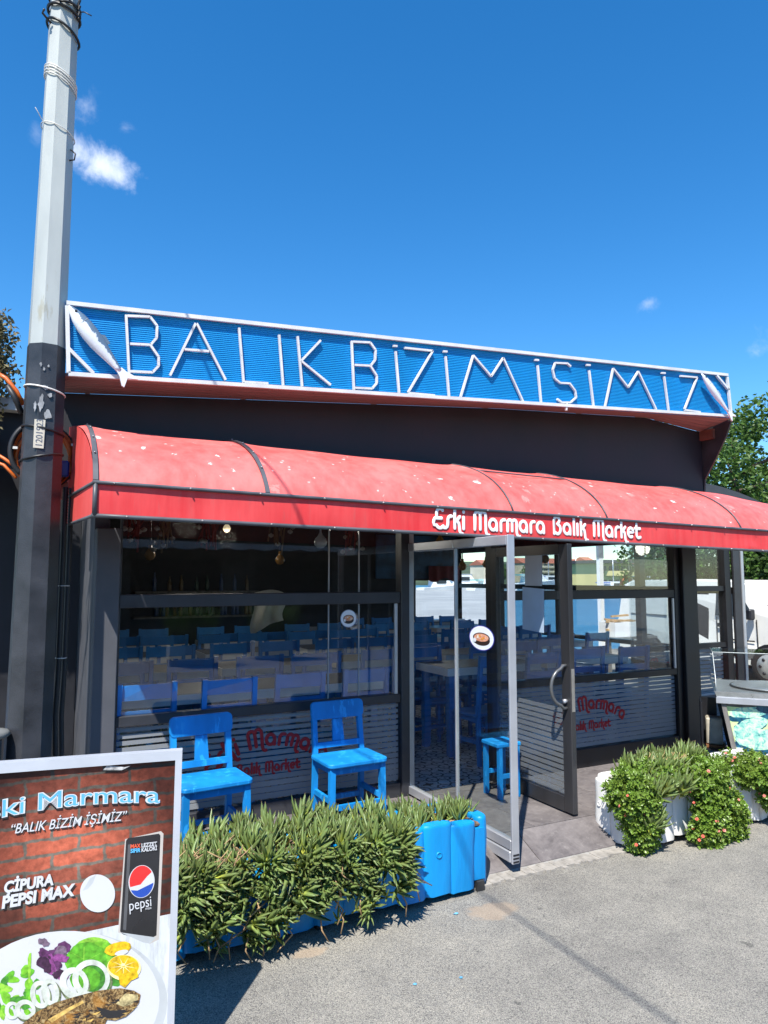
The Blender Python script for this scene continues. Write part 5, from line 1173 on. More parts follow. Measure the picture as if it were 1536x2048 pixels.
for a, b in ((.05, .16), (CW-.08, CW-.19)):
    m = MB(); m.beam((a+.012, -.008, z1_), (b+.012, .042, z0_), .035, .03, up=(0, 1, 0)); cl_('corner_post', OLDW, m)
    m = MB(); m.beam((a-.0, CD-.04, z1_), (b, CD-.08, z0_), .04, .03, up=(0, 1, 0)); cl_('corner_post', DKM, m)
m = MB(); m.prism([(.06, CD-.03, z1_), (CW-.06, CD-.03, z1_), (CW-.17, CD-.07, z0_), (.17, CD-.07, z0_)], (0, .01, 0)); cl_('rear_panel', BLACKF, m)
m = MB(); m.box((.17, .06, z0_), (CW-.17, CD-.08, z0_+.02)); cl_('shelf', BLACKF, m)
# side bin hung on the left flank, open to the front
m = MB(); m.box((-.10, .30, .20), (-.085, .62, .60)); m.box((-.10, .605, .20), (.04, .62, .60)); m.box((-.085, .30, .20), (.10, .605, .215)); cl_('side_bin', BLACKF, m)
m = MB(); m.box((-.06, .36, .24), (.07, .52, .46), bev=.01); cl_('gas_box', pm('cream_box', (.42, .38, .30), .7, var=.3), m); m = MB(); m.box((-.065, .33, .218), (.08, .55, .238)); cl_('rusty_shelf', pm('rust', (.24, .09, .03), .9, var=.4), m)
m = MB()
tr1 = [(.03, -.02, z1_), (CW-.03, -.02, z1_), (CW-.03, CD, z1_), (.03, CD, z1_)]; tr2 = [(0, -.035, .745), (CW, -.035, .745), (CW, CD+.03, .745), (0, CD+.03, .745)]
m.add(tr1+tr2, [(i, (i+1) % 4, 4+(i+1) % 4, 4+i) for i in range(4)]+[(3, 2, 1, 0), (4, 5, 6, 7)]); cl_('steel_tray', STEEL, m)
m = MB(); m.box((.01, -.04, .655), (CW-.01, -.024, .70)); cl_('front_trim', ALU, m)
m = MB(); m.lathe([(.30, .0), (.30, .012), (.285, .02), (.24, .024), (.0001, .026)], (.45, .36, .747), 36); cl_('round_lid', STEEL, m)
m = MB(); m.lathe([(.305, .0), (.315, .006), (.305, .012), (.295, .006), (.305, .0)], (.45, .36, .749), 36); cl_('lid_rim', BLACKF, m)
gz = .747
for P, e in (([(.01, -.02, gz), (CW, -.02, gz), (CW, -.02, gz+.10), (.01, -.02, gz+.10)], (0, .005, 0)), ([(.01, -.02, gz+.101), (CW, -.02, gz+.101), (CW, .30, gz+.28), (.01, .30, gz+.28)], (0, .004, -.004)), ([(.01, -.014, gz), (.01, -.014, gz+.10), (.01, .30, gz+.275), (.01, CD, gz+.275), (.01, CD, gz)], (.005, 0, 0)), ([(.01, .305, gz+.28), (CW, .305, gz+.28), (CW, CD, gz+.28), (.01, CD, gz+.28)], (0, 0, .005))):
    m = MB(); m.prism(P, e); cl_('glass_guard', CLEAR, m)
for P in ([(.012, -.02, gz), (.012, -.02, gz+.10), (.012, .30, gz+.282), (.012, CD, gz+.282)], [(.01, .30, gz+.284), (CW, .30, gz+.284)]): m = MB(); m.tube(P, .0035, 5); cl_('guard_edge', pm('edge_glint', (.55, .6, .6), .3), m)
for y in (.12, .58):
    for x in (.22, CW-.22): m = MB(); m.lathe([(.02, -.012), (.045, -.012), (.045, .012), (.02, .012)], (x, y, .046), 14, 'X'); cl_('castor', BLACKF, m)

# ================================================================== VAN
vn = thing('white_van', 'white panel van parked beyond the right end of the restaurant', 'van', (12.1, 9.0, 0))
VP_ = pm('van_white_paint', (.74, .74, .70), .3, var=.04, scale=2, coat=.3); DGL = pm('dark_van_glass', (.03, .04, .05), .16, spec=.25)
VX0, VX1 = 11.2, 12.95
profv = [(11.15, .32), (11.18, .9), (11.12, 1.45), (11.02, 1.66), (10.85, 1.73), (9.5, 1.76), (8.45, 1.74), (8.22, 1.68), (7.62, 1.10), (7.15, .98), (6.98, .86), (6.92, .55), (6.96, .30)]
m = MB(); ins_ = .10
def vring(x, k): # cross-body rings: tumblehome at the sides
    return [Vector((x, 9+(y-9)*(1-.012*k), z if z < 1.0 else z-.03*k*(z-1.0)/.7)) for y, z in profv]
rings = [vring(VX0+.05, 1.6), vring(VX0, .6), vring(VX0+.0, .5), vring(VX0+.12, 0), vring(VX1-.12, 0), vring(VX1, .6), vring(VX1-.05, 1.6)]
for r_, x in zip(rings, (0, 0, 0, 0, 0, 0, 0)): pass
k = len(profv)
for r_ in (rings[0], rings[1], rings[5], rings[6]):
    for p in r_:
        if p.z > 1.0: p.x += (.10 if p.x < 12 else -.10)*(p.z-1.0)/.75
for r_ in (rings[3], rings[4]):
    for p in r_: p.z += .012 if p.z > 1.4 else 0
vs = [p for r_ in (rings[1], rings[3], rings[4], rings[5]) for p in r_]
m.add(vs, [(j*k+i, j*k+(i+1) % k, (j+1)*k+(i+1) % k, (j+1)*k+i) for j in range(3) for i in range(k)]+[tuple(range(k)), tuple(range(3*k, 4*k))[::-1]]); vbody = m.build('body', VP_, vn)
def vside(pts, mat, name, off, parent=vn):
    P = []
    for y, z in pts: P.append((VX0+(.10*(z-1.0)/.75 if z > 1 else 0)-off, y, z))
    m = MB(); m.prism(P, (off*.9, 0, 0)); return m.build(name, mat, parent)
vside([(8.05, 1.12), (8.82, 1.12), (8.82, 1.58), (8.40, 1.60)], DGL, 'side_window', .006); vside([(8.98, .45), (9.72, .45), (9.72, 1.58), (8.98, 1.58)], pm('van_interior_shade', (.012, .012, .014), .9), 'door_opening_shade', .006)  # near-black sheet paints the shaded interior of the open side door
vside([(9.90, 1.08), (10.82, 1.08), (10.80, 1.56), (9.90, 1.56)], VP_, 'pressed_panel', .010); vside([(8.78, .40), (8.80, .40), (8.80, 1.10), (8.78, 1.10)], DKM, 'door_seam', .004); vside([(7.98, .40), (8.0, .40), (8.02, 1.08), (8.0, 1.08)], DKM, 'door_seam', .004); vside([(8.62, .92), (8.76, .92), (8.76, .99), (8.62, .99)], BLACKF, 'door_handle', .02)
vside([(7.3, .42), (9.9, .42), (9.9, .50), (7.3, .50)], pm('grey_rub_strip', (.12, .12, .12), .7), 'rub_strip', .012); vside([(7.06, .78), (7.18, .78), (7.18, .84), (7.06, .84)], pm('indicator_orange', (.8, .25, .02), .3), 'indicator', .012)
vside([(8.05, .70), (8.62, .70), (8.62, .725), (8.05, .725)], DKM, 'badge_strip', .006)
m = MB(); m.prism([(VX0+.14, 8.26, 1.66), (VX1-.14, 8.26, 1.66), (VX1-.09, 7.66, 1.12), (VX0+.09, 7.66, 1.12)], Vector((0, -.02, .012))); m.build('windscreen', DGL, vn)
m = MB(); m.tube([(VX0+.13, 8.25, 1.665), (VX1-.13, 8.25, 1.665), (VX1-.08, 7.645, 1.112), (VX0+.08, 7.645, 1.112), (VX0+.13, 8.25, 1.665)], .022, 6); m.build('windscreen_rubber', BLACKF, vn)
m = MB(); m.box((VX0+.25, 6.90, .60), (VX1-.25, 6.925, .80)); m.build('grille', BLACKF, vn)
for hx in (VX0+.05, VX1-.30): m = MB(); m.box((hx, 6.89, .62), (hx+.25, 6.96, .84), bev=.02); m.build('headlight', pm('headlamp_glass', (.5, .52, .55), .15), vn)
m = MB(); m.box((VX0-.16, 8.0, 1.08), (VX0-.02, 8.10, 1.26), bev=.02); m.build('wing_mirror', BLACKF, vn)
TYRE = pm('tyre_rubber', (.018, .018, .018), .85); HUB = pm('hubcap_silver', (.42, .42, .41), .4, metal=.3)
for (x, y) in ((VX0+.02, 7.78), (VX0+.02, 10.35), (VX1-.02, 7.78), (VX1-.02, 10.35)):
    s_ = -1 if x < 12 else 1; m = MB(); m.lathe([(.20, -.09*s_), (.29, -.09*s_), (.315, -.05*s_), (.315, .07*s_), (.29, .10*s_), (.20, .10*s_)], (x, y, .315), 26, 'X'); w_ = m.build('wheel', TYRE, vn)
    m = MB(); m.lathe([(.205, .085*s_), (.20, .105*s_), (.06, .115*s_), (.0001, .12*s_)], (x, y, .315), 22, 'X'); hc = m.build('hubcap', HUB, w_)
    m = MB()
    for q in range(6):
        a = q*math.pi/3; m.lathe([(.028, .108*s_), (.028, .1185*s_), (.0001, .119*s_)], (x, y+.13*math.cos(a), .315+.13*math.sin(a)), 8, 'X')
    m.build('hubcap_slots', BLACKF, w_)
    vside([(y+.37*math.cos(a), .315+.37*math.sin(a)) for a in [math.pi*i/12 for i in range(13)]], BLACKF, 'wheel_arch', .003) if x < 12 else None
# foam crate with firewood in front of the van's tail
cr = thing('foam_crate', 'white foam crate standing behind the restaurant near the van', 'crate', (10.0, 9.9, .72)); m = MB(); m.box((9.65, 9.7, .72), (10.3, 10.1, .74)); m.box((9.65, 9.7, .74), (9.68, 10.1, .98)); m.box((10.27, 9.7, .74), (10.3, 10.1, .98)); m.box((9.68, 9.7, .74), (10.27, 9.73, .98)); m.box((9.68, 10.07, .74), (10.27, 10.1, .98)); m.build('crate_body', WHITE, cr)
tb = thing('trestle_table', 'plain trestle table under the white foam crate', 'table', (10, 9.9, 0)); boxp('table_top', OLDW, tb, (9.4, 9.6, .68), (10.6, 10.2, .719))
for x in (9.45, 10.5): 
    for y in (9.65, 10.12): boxp('leg', OLDW, tb, (x, y, 0), (x+.05, y+.05, .679))
fw_ = thing('firewood', 'split firewood heaped in the white foam crate', 'firewood', (10, 9.9, .76)); r5 = random.Random(9)
for k in range(14): 
    c = Vector((r5.uniform(9.78, 10.16), r5.uniform(9.80, 10.0), .80+.02*k)); a = r5.uniform(-.5, .5); m = MB(); m.beam(c-Vector((.2*math.cos(a), .06*math.sin(a), r5.uniform(-.04, .04))), c+Vector((.2*math.cos(a), .06*math.sin(a), r5.uniform(-.04, .04))), .05, .035); m.build('log_piece', pm('split_wood', (.50, .33, .16), .8, var=.3, scale=12), fw_)

# ================================================================== TREES AND BUSHES
def leafcloud(m, blobs, n, size, seed, inner=.45, droop=.2):
    r = random.Random(seed)
    tot = sum(b[1][0]*b[1][1]*b[1][2] for b in blobs)
    for c, rad in blobs:
        k = int(n*rad[0]*rad[1]*rad[2]/tot)
        for i in range(k):
            v = Vector((r.gauss(0, 1), r.gauss(0, 1), r.gauss(0, 1))).normalized()*r.uniform(inner, 1.05)
            p = Vector(c)+Vector((v.x*rad[0], v.y*rad[1], v.z*rad[2])); d = Vector((r.gauss(0, 1), r.gauss(0, 1), r.gauss(-droop, .7))).normalized(); s_ = d.cross(Vector((r.gauss(0, 1), r.gauss(0, 1), r.gauss(0, 1)))).normalized(); L_ = size*r.uniform(.7, 1.3); nn = s_.cross(d)*L_*.12; w = L_*.33
            m.add([p, p+d*L_*.45+s_*w+nn, p+d*L_, p+d*L_*.45-s_*w+nn], [(0, 1, 2), (0, 2, 3)], [.05, .5, 1, .5], False)
TREEL = leaf_mat('tree_leaf', [(0, (.05, .10, .018)), (.6, (.075, .15, .025)), (1, (.10, .18, .03))], .45, .3, .4)
BARK = pm('bark', (.12, .085, .06), .9, var=.3, scale=12, bmp=.6, stretch=(3, 3, .6))
tr_ = thing('leafy_tree', 'leafy green tree rising behind the right end of the awning', 'tree', (13.1, 9.6, 0))
m = MB(); m.tube([(13.1, 9.6, 0), (13.12, 9.62, .9), (13.05, 9.6, 1.8), (13.0, 9.6, 2.8), (13.05, 9.7, 4.0)], [.17, .14, .12, .09, .04], 10)
r5 = random.Random(3)
tips = []
for k in range(17):
    a = k*2.4; z = 1.5+k*.16; L_ = r5.uniform(1.1, 1.9); e = Vector((13.05+L_*math.cos(a), 9.6+L_*math.sin(a), z+r5.uniform(.5, 1.2))); mid = Vector((13.05+.45*L_*math.cos(a), 9.6+.45*L_*math.sin(a), z+.2)); m.tube([(13.05, 9.6, z), mid, e], [.05, .035, .012], 6); tips.append(e)
m.build('trunk', BARK, tr_)
bl2 = [(tuple(e), (r5.uniform(.5, .8), r5.uniform(.5, .8), r5.uniform(.42, .65))) for e in tips]+[((13.0, 9.6, 4.6), (.6, .6, .6)), ((13.2, 9.2, 5.05), (.42, .42, .5)), ((12.2, 9.7, 3.9), (.6, .6, .6)), ((11.9, 9.9, 3.0), (.7, .7, .6)), ((12.0, 10.2, 2.2), (.8, .8, .7)), ((12.6, 8.9, 2.4), (.9, .6, .8)), ((11.7, 9.9, 3.75), (.35, .35, .4))]
m = MB(); leafcloud(m, bl2, 21000, .105, 8); m.build('crown', TREEL, tr_, fix=False)
tr2_ = thing('dense_tree', 'dark dense tree behind the van, seen under the awning', 'tree', (14.6, 10.2, 0))
m = MB(); m.tube([(14.6, 10.2, 0), (14.65, 10.2, 1.5), (14.6, 10.3, 3)], [.2, .15, .05], 8); m.build('trunk', BARK, tr2_)
m = MB(); leafcloud(m, [((14.4, 10.2, 2.6), (1.6, 1.3, 1.2)), ((15.5, 10.3, 3.3), (1.4, 1.2, 1.3)), ((14.0, 9.2, 1.9), (1.2, .9, .9)), ((13.4, 11.6, 2.2), (1.4, 1.1, 1.2))], 12000, .11, 18); m.build('crown', TREEL, tr2_, fix=False)
BUSHL = leaf_mat('dry_bush_leaf', [(0, (.13, .095, .045)), (.5, (.17, .15, .07)), (1, (.22, .19, .09))], .6, .25, .45)
bs = thing('hanging_bush', 'brownish green bush hanging over the neighbouring roof edge', 'bush', (-.45, 5.4, 3.0))
m = MB(); leafcloud(m, [((-.34, 5.35, 3.42), (.26, .2, .25)), ((-.30, 5.3, 3.15), (.24, .18, .2)), ((-.55, 5.4, 3.3), (.3, .25, .4)), ((-.22, 5.25, 2.93), (.08, .06, .16)), ((-.19, 5.2, 2.80), (.05, .04, .10)), ((-.20, 5.3, 3.2), (.12, .1, .08))], 11000, .036, 28, .15, .8); m.build('crown', BUSHL, bs, fix=False)
m = MB()
for k in range(14): a = Vector((r5.uniform(-.6, -.25), 5.35, r5.uniform(3.0, 3.2))); m.tube([a, a+Vector((r5.uniform(-.08, .14), -.05, r5.uniform(.1, .2))), a+Vector((r5.uniform(-.1, .22), -.06, r5.uniform(.12, .42)))], [.006, .004, .002], 4)
m.build('branches', BARK, bs)

# ================================================================== NEIGHBOURING TERRACE AT THE LEFT
nb = thing('covered_terrace', 'dark covered terrace with pale eave next to the restaurant, behind the post', 'building', (-1.6, 7, 0))
boxp('eave', pm('pale_eave', (.62, .60, .56), .7, var=.1), nb, (-3.4, 5.35, 2.93), (.155, 5.45, 3.02)); boxp('fascia', CHAR, nb, (-3.4, 5.46, 2.55), (.155, 5.52, 2.99))
SLAT = pm('grey_ceiling_slat', (.20, .21, .22), .6, var=.1)
boxp('roof', CHAR, nb, (-3.4, 5.53, 2.86), (-.27, 11.8, 2.98))
for k in range(16): boxp('ceiling_slat', SLAT, nb, (-3.38, 5.6+k*.22, 2.52), (-.27, 5.79+k*.22, 2.545))
for x in (-3.3, -1.1): boxp('post', CHAR, nb, (x, 5.55, 0), (x+.12, 5.67, 2.5)); boxp('post', CHAR, nb, (x, 9.5, 0), (x+.12, 9.62, 2.5))
boxp('rear_wall', DARKIN, nb, (-3.4, 11.7, 0), (-.27, 11.8, 2.85)); boxp('window_strip', pm('pale_window', (.42, .46, .5), .4, var=.3, scale=5), nb, (-1.6, 11.66, 1.2), (-.6, 11.69, 2.0))
mb_ = thing('meter_box', 'grey metal meter box on the terrace fascia behind the post', 'meter box', (-.24, 5.3, 2.5)); boxp('box_body', pm('meter_grey', (.42, .44, .43), .5), mb_, (-.34, 5.28, 2.48), (-.185, 5.345, 2.80), bev=.006); boxp('box_door', MATS['meter_grey'], mb_, (-.33, 5.272, 2.49), (-.195, 5.279, 2.79))
WICK = pm('blue_wicker', (.012, .16, .50), .5, var=.2, bmp=.8, bscale=150)
def wicker(loc, rz, lab):
    t = thing('wicker_chair', lab, 'chair', loc, rz, 'blue wicker chairs on the terrace')
    m = MB(); m.lathe([(.24, .38), (.26, .40), (.26, .44), (.22, .46), (.0001, .46)], (0, 0, 0), 20); m.build('seat', WICK, t, world=False)
    for q in range(5):
        m = MB(); z0 = .50+.085*q; R_ = .27-.006*q; m.tube([(R_*math.cos(a), R_*math.sin(a), z0+.10*math.sin(a)+.0) for a in [math.radians(d) for d in range(0, 181, 12)]], .034, 8); m.build('back_band', WICK, t, world=False)
    for sx_ in (-1, 1):
        for sy_ in (-1, 1): m = MB(); m.tube([(.17*sx_, .17*sy_, .4), (.20*sx_, .20*sy_, 0)], .016, 8); m.build('leg', WICK, t, world=False)
wicker((-.40, 6.3, 0), 2.6, 'blue wicker chair just behind the lamp post'); wicker((-.62, 7.5, 0), 2.9, 'blue wicker chair further back on the dark terrace')
tt = thing('terrace_table', 'white square table on the dark terrace behind the wicker chair', 'table', (-.9, 8.6, 0)); boxp('table_top', WHITE, tt, (-1.3, 8.3, .72), (-.45, 9.0, .75)); boxp('leg', CHAR, tt, (-.92, 8.6, 0), (-.86, 8.66, .72)); boxp('base', CHAR, tt, (-1.1, 8.45, 0), (-.68, 8.85, .02))
bo = thing('black_bollard', 'short black capped bollard at the foot of the lamp post', 'bollard', (-.14, 4.5, 0)); m = MB(); m.box((-.20, 4.45, 0), (-.055, 4.57, .93), bev=.008); m.build('shaft', BLK, bo); m = MB(); m.lathe([(.10, .93), (.115, .945), (.10, .965), (.05, .975), (.0001, .978)], (-.125, 4.51, 0), 16); m.build('cap', pm('bollard_cap', (.16, .17, .17), .5, var=.2), bo)

# ================================================================== INSIDE THE RESTAURANT
def in_chair_proto():
    t = thing('dining_chair', 'blue ladder-back dining chair at a white table inside', 'chair', (0, 0, -50), 0, 'blue dining chairs inside'); chair_parts(t, BLUE_IN, True, .40, .985); return t
def table_proto():
    t = thing('dining_table', 'white-topped dining table inside', 'table', (0, 0, -50), 0, 'white dining tables inside')
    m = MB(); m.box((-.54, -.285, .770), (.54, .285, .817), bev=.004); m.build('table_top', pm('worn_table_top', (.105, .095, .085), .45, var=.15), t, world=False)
    m = MB(); m.box((-.55, -.295, .745), (.55, -.286, .815)); m.box((-.55, .286, .745), (.55, .295, .815)); m.box((-.55, -.286, .745), (-.541, .286, .815)); m.box((.541, -.286, .745), (.55, .286, .815)); m.build('white_edge', pm('white_table_edge', (.80, .81, .82), .35, var=.05), t, world=False)
    for sx_ in (-.48, .48):
        for sy_ in (-.23, .23): m = MB(); m.box((sx_-.03, sy_-.03, 0), (sx_+.03, sy_+.03, .769)); m.build('leg', BLUE_IN, t, world=False)
    return t
CP, TP = in_chair_proto(), table_proto(); first = {'c': CP, 't': TP}
def put(kind, x, y, rz, lab, grp):
    o = first.pop(kind) if kind in first else copy_tree(CP if kind == 'c' else TP)
    o.location = (x, y, PZ+.009); o.rotation_euler = (0, 0, rz); o['label'] = lab; o['group'] = grp; return o
r7 = random.Random(77)
def rowlab(k, zone): 
    return ('white dining table just inside the %s' % zone) if k == 't' else ('blue dining chair at a table inside the %s' % zone)
ROWS = [(5.62, [1.05, 2.16], 'left window, first row'), (6.95, [1.1, 2.25, 3.45], 'left window, second row'), (8.25, [1.2, 2.4, 3.6], 'left window, third row'), (9.6, [1.4, 2.7, 4.0], 'left window, back row'), (7.0, [4.72], 'doorway, facing the open door'), (6.05, [5.35], 'right window, nearest the glass'), (7.6, [6.3], 'right window, middle'), (9.0, [5.1, 6.6], 'right window, further back'), (10.6, [5.4, 6.8], 'rear windows')]
ORD = ['first', 'second', 'third', 'fourth']
for y, xs, zone in ROWS:
    for i, x in enumerate(xs):
        tn = '' if len(xs) == 1 else ORD[i]+' '
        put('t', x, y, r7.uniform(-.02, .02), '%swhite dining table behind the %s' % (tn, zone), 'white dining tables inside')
        for sx_, sn in ((-.27, 'left'), (.27, 'right')):
            put('c', x+sx_+r7.uniform(-.03, .03), y-.40+r7.uniform(-.05, .03), math.pi+r7.uniform(-.06, .06), 'near %s blue chair at %stable behind the %s' % (sn, tn, zone), 'blue dining chairs inside')
            put('c', x+sx_+r7.uniform(-.03, .03), y+.42+r7.uniform(-.03, .05), r7.uniform(-.06, .06), 'far %s blue chair at %stable behind the %s' % (sn, tn, zone), 'blue dining chairs inside')
put('t', 4.12, 6.0, 0, 'white dining table right behind the open doorway', 'white dining tables inside'); put('c', 3.84, 5.56, math.pi+.1, 'blue dining chair standing right behind the folding glass door', 'blue dining chairs inside'); put('c', 4.42, 5.56, math.pi-.05, 'blue dining chair behind the hinged glass door', 'blue dining chairs inside'); put('c', 3.9, 6.45, .05, 'blue dining chair on the far side of the doorway table', 'blue dining chairs inside')
st = thing('blue_stool', 'low blue wooden stool between the folding door and the hinged door', 'stool', (3.38, 4.62, PZ)); boxp('seat', BLUE, st, (3.27, 4.52, .51), (3.49, 4.74, .54), bev=.006)
for x in (3.30, 3.46):
    for y in (4.54, 4.72): boxp('leg', BLUE, st, (x-.016, y-.016, PZ+.002), (x+.016, y+.016, .509))
for y in (4.54, 4.72): boxp('stretcher', BLUE, st, (3.317, y-.01, .28), (3.443, y+.01, .31))
# pendant lamps, shells and ropes under the ceiling
OPAL = pm('opal_glass', (.62, .62, .60), .25); AMB = pm('amber_glass', (.35, .17, .04), .2); ROPE = pm('rope', (.22, .13, .06), .9, var=.3); RUSTR = pm('red_rope', (.22, .03, .02), .8)
def pendant(x, y, z, r, lab, mat, prof):
    t = thing('pendant_lamp', lab, 'lamp', (x, y, z), 0); m = MB(); m.lathe([(a*r, b*r) for a, b in prof], (x, y, z), 16); m.build('shade', mat, t); m = MB(); m.tube([(x, y, z+prof[-1][1]*r), (x, y, 2.70)], .006, 5); m.build('cord', BLACKF, t)
DROP = [(.0001, -1), (.5, -.9), (.9, -.5), (1, 0), (.85, .5), (.4, 1.0), (.16, 1.5), (.13, 2.4)]
p = onY(641, 1084, 5.35); pendant(p.x, p.y, p.z, .052, 'white drop-shaped pendant lamp behind the left window', OPAL, DROP)
BULB = [(.0001, -1), (.6, -.8), (1, -.1), (.8, .5), (.35, 1.1), (.3, 1.8)]
for i, (px_, py_, Y_, mt, lb) in enumerate(((1090, 1118, 6.2, AMB, 'amber bulb pendant next to the grey board'), (880, 1085, 6.0, AMB, 'amber bulb pendant seen through the folding door'), (925, 1133, 7.0, AMB, 'cluster bulb pendant behind the folding door edge'), (972, 1128, 7.4, AMB, 'amber bulb pendant beside the rear post'), (560, 1120, 7.0, AMB, 'dim bulb pendant deep inside the left window'), (300, 1110, 6.6, AMB, 'dim bulb pendant near the left pillar'))):
    p = onY(px_, py_, Y_); pendant(p.x, p.y, min(p.z, 2.5), .05, lb, mt, BULB)
LIT = emit('lit_bulb', (1, .80, .5), .3)
for (x, y, lab) in ((2.3, 8.9, 'lit ceiling bulb deep inside the left window'), (4.9, 8.2, 'lit ceiling bulb seen beyond the doorway'), (1.4, 6.9, 'lit ceiling bulb near the left pillar')):
    pendant(x, y, 2.42, .05, lab, LIT, BULB); ll = bpy.data.lights.new('bulb_light', 'POINT'); ll.energy = 7; ll.color = (1, .9, .76); ll.shadow_soft_size = .12
    lo_ = bpy.data.objects.new('bulb_light', ll); COL.objects.link(lo_); lo_.location = (x, y, 2.30)
for i, (px_, lb) in enumerate(((270, 'left'), (330, 'second'), (420, 'third'), (555, 'fourth'), (700, 'fifth'))):
    p = onY(px_, 1090, 5.45+.1*(i % 2)); t = thing('rope_net', 'hanging bundle of rope and floats, %s from the pillar' % lb, 'decoration', (p.x, p.y, 2.3)); m = MB(); r6 = random.Random(i)
    for k in range(9): m.tube([(p.x+r6.gauss(0, .03), p.y, 2.69), (p.x+r6.gauss(0, .05), p.y+r6.gauss(0, .04), 2.35), (p.x+r6.gauss(0, .03), p.y+r6.gauss(0, .03), r6.uniform(1.98, 2.15))], .007, 5)
    m.build('ropes', ROPE if i % 2 else RUSTR, t); m = MB()
    for k in range(6): m.lathe([(.0001, -.022), (.02, -.01), (.022, .004), (.0001, .02)], (p.x+r6.gauss(0, .07), p.y+r6.gauss(0, .03), r6.uniform(2.0, 2.25)), 8)
    m.build('floats', pm('shell', (.38, .33, .26), .5) if i % 2 else MATS['shell'] if 'shell' in MATS else pm('shell', (.38, .33, .26), .5), t)
# a hanging blue picture panel and red cloth at the back, shelf with bottles, white shirt on a chair
bp_ = thing('blue_mural', 'large dim blue mural panel hanging at the back of the room', 'mural', (6.8, 11.9, 1.8)); m = MB(); m.box((5.9, 11.9, 1.78), (7.7, 11.93, 2.6)); m.build('panel', pm('mural_blue', (.02, .075, .16), .6, var=.6, scale=3), bp_)
rc = thing('red_cloth', 'dark red cloth hanging beneath the blue mural', 'cloth', (7.3, 11.8, 1.8)); m = MB(); m.quadgrid(lambda u, v: Vector((7.0+.72*u, 11.84+.03*math.sin(u*20), 2.02-.27*v-.04*math.sin(u*9)*v)), 20, 4); m.build('drape', pm('dark_red_cloth', (.14, .012, .012), .8), rc)
sh = thing('bottle_shelf', 'dark wall shelf with bottles behind the left window', 'shelf', (2.6, 11.8, 1.3)); boxp('board', OLDW, sh, (1.6, 11.7, 1.55), (3.6, 11.95, 1.58)); boxp('board', OLDW, sh, (1.6, 11.7, 1.15), (3.6, 11.95, 1.18))
BT = [pm('bottle_blue', (.02, .05, .15), .3), pm('bottle_amber', (.12, .075, .02), .3), pm('bottle_green', (.02, .05, .03), .3)]
bme = [MB().lathe([(.03, 0), (.032, .02), (.032, .17), (.012, .23), (.011, .29)], (0, 0, 0), 10).mesh('bottle', q) for q in BT]
for z in (1.581, 1.181):
    for k in range(2, 18, 1 + (z > 1.4)):
        o = bpy.data.objects.new('bottle', bme[(k//4) % 3]); COL.objects.link(o); o.location = (1.72+k*.105+r7.uniform(-.03, .03), 11.82+r7.uniform(-.04, .04), z); o.scale = (1, 1, r7.uniform(.7, 1.1)); tag(o, 'bottle on the %s wall shelf inside, %s from the left' % ('upper' if z > 1.4 else 'lower', ['first', 'second', 'third', 'fourth', 'fifth', 'sixth', 'seventh', 'eighth', 'ninth', 'tenth', 'eleventh', 'twelfth', 'thirteenth', 'fourteenth', 'fifteenth', 'sixteenth', 'seventeenth', 'eighteenth'][k]), 'bottle', 'bottles on the wall shelf')
cl = thing('white_shirt', 'white cloth draped over a chair deep inside the left window', 'cloth', (2.85, 9.0, .9)); m = MB(); p0 = onY(538, 1190, 9.0)
m.quadgrid(lambda u, v: Vector((p0.x-.22+.44*u+.03*math.sin(v*6), 9.0-.05*math.sin(u*3.1)+.02*math.sin(u*14), p0.z+.02-.55*v*(1-.35*u)+.05*math.sin(u*3.1))), 14, 8); m.build('cloth', pm('white_cotton', (.48, .48, .47), .8), cl)

# ================================================================== ACROSS THE STREET (seen only as reflection in the windows)
op = thing('opposite_shop', 'shaded shopfront across the street, seen reflected in the windows', 'building', (0, -9.5, 0))
OPW = pm('opposite_wall', (.075, .07, .065), .8, var=.5, scale=.9); boxp('wall', OPW, op, (-16, -12, 0), (18, -10, 3.5)); boxp('roof', pm('roof_felt', (.07, .07, .075), .9), op, (-16.3, -12, 3.51), (18.3, -9.6, 3.7))
CAN = pm('grey_white_canvas', (.42, .42, .45), .7, var=.12, scale=3)
m = MB(); m.quadgrid(lambda u, v: Vector((-12+26*u, -10+1.9*v, 3.2-.45*v)), 40, 2); 
m.quadgrid(lambda u, v: Vector((-12+26*u, -8.1, 2.75-(.20+.05*abs(math.sin(u*26*math.pi*1.5)))*v)), 400, 1); m.build('scalloped_awning', CAN, op)
for k in range(7): boxp('shop_window', DGL, op, (-11+3.4*k, -10.03, .7), (-8.6+3.4*k, -10.0, 2.3))
for i, (x, y, lb) in enumerate(((3.2, -5.2, 'left'), (5.1, -5.6, 'right'))):
    t = thing('grass_planter', '%s tuft of long grass across the street, reflected in the left window' % lb, 'plant', (x, y, 0)); boxp('tub', CONC, t, (x-.45, y-.2, 0), (x+.45, y+.2, .4)); m = MB(); r6 = random.Random(i+5)
    for k in range(900):
        a = r6.uniform(0, 6.28); b = Vector((x+r6.uniform(-.4, .4), y+r6.uniform(-.15, .15), .38)); d = Vector((math.cos(a)*.4, math.sin(a)*.4, 1)); L_ = r6.uniform(.4, 1.25); s_ = Vector((-math.sin(a), math.cos(a), 0))*.008; m.add([b-s_, b+s_, b+d*L_*.6+s_*.8, b+d*L_*.6-s_*.8, b+d*L_*.6+Vector((d.x, d.y, .2))*L_*.45], [(0, 1, 2, 3), (3, 2, 4)], [.1, .1, .6, .6, 1])
    o = m.build('blades', TREEL, t, fix=False); o['kind'] = 'stuff'

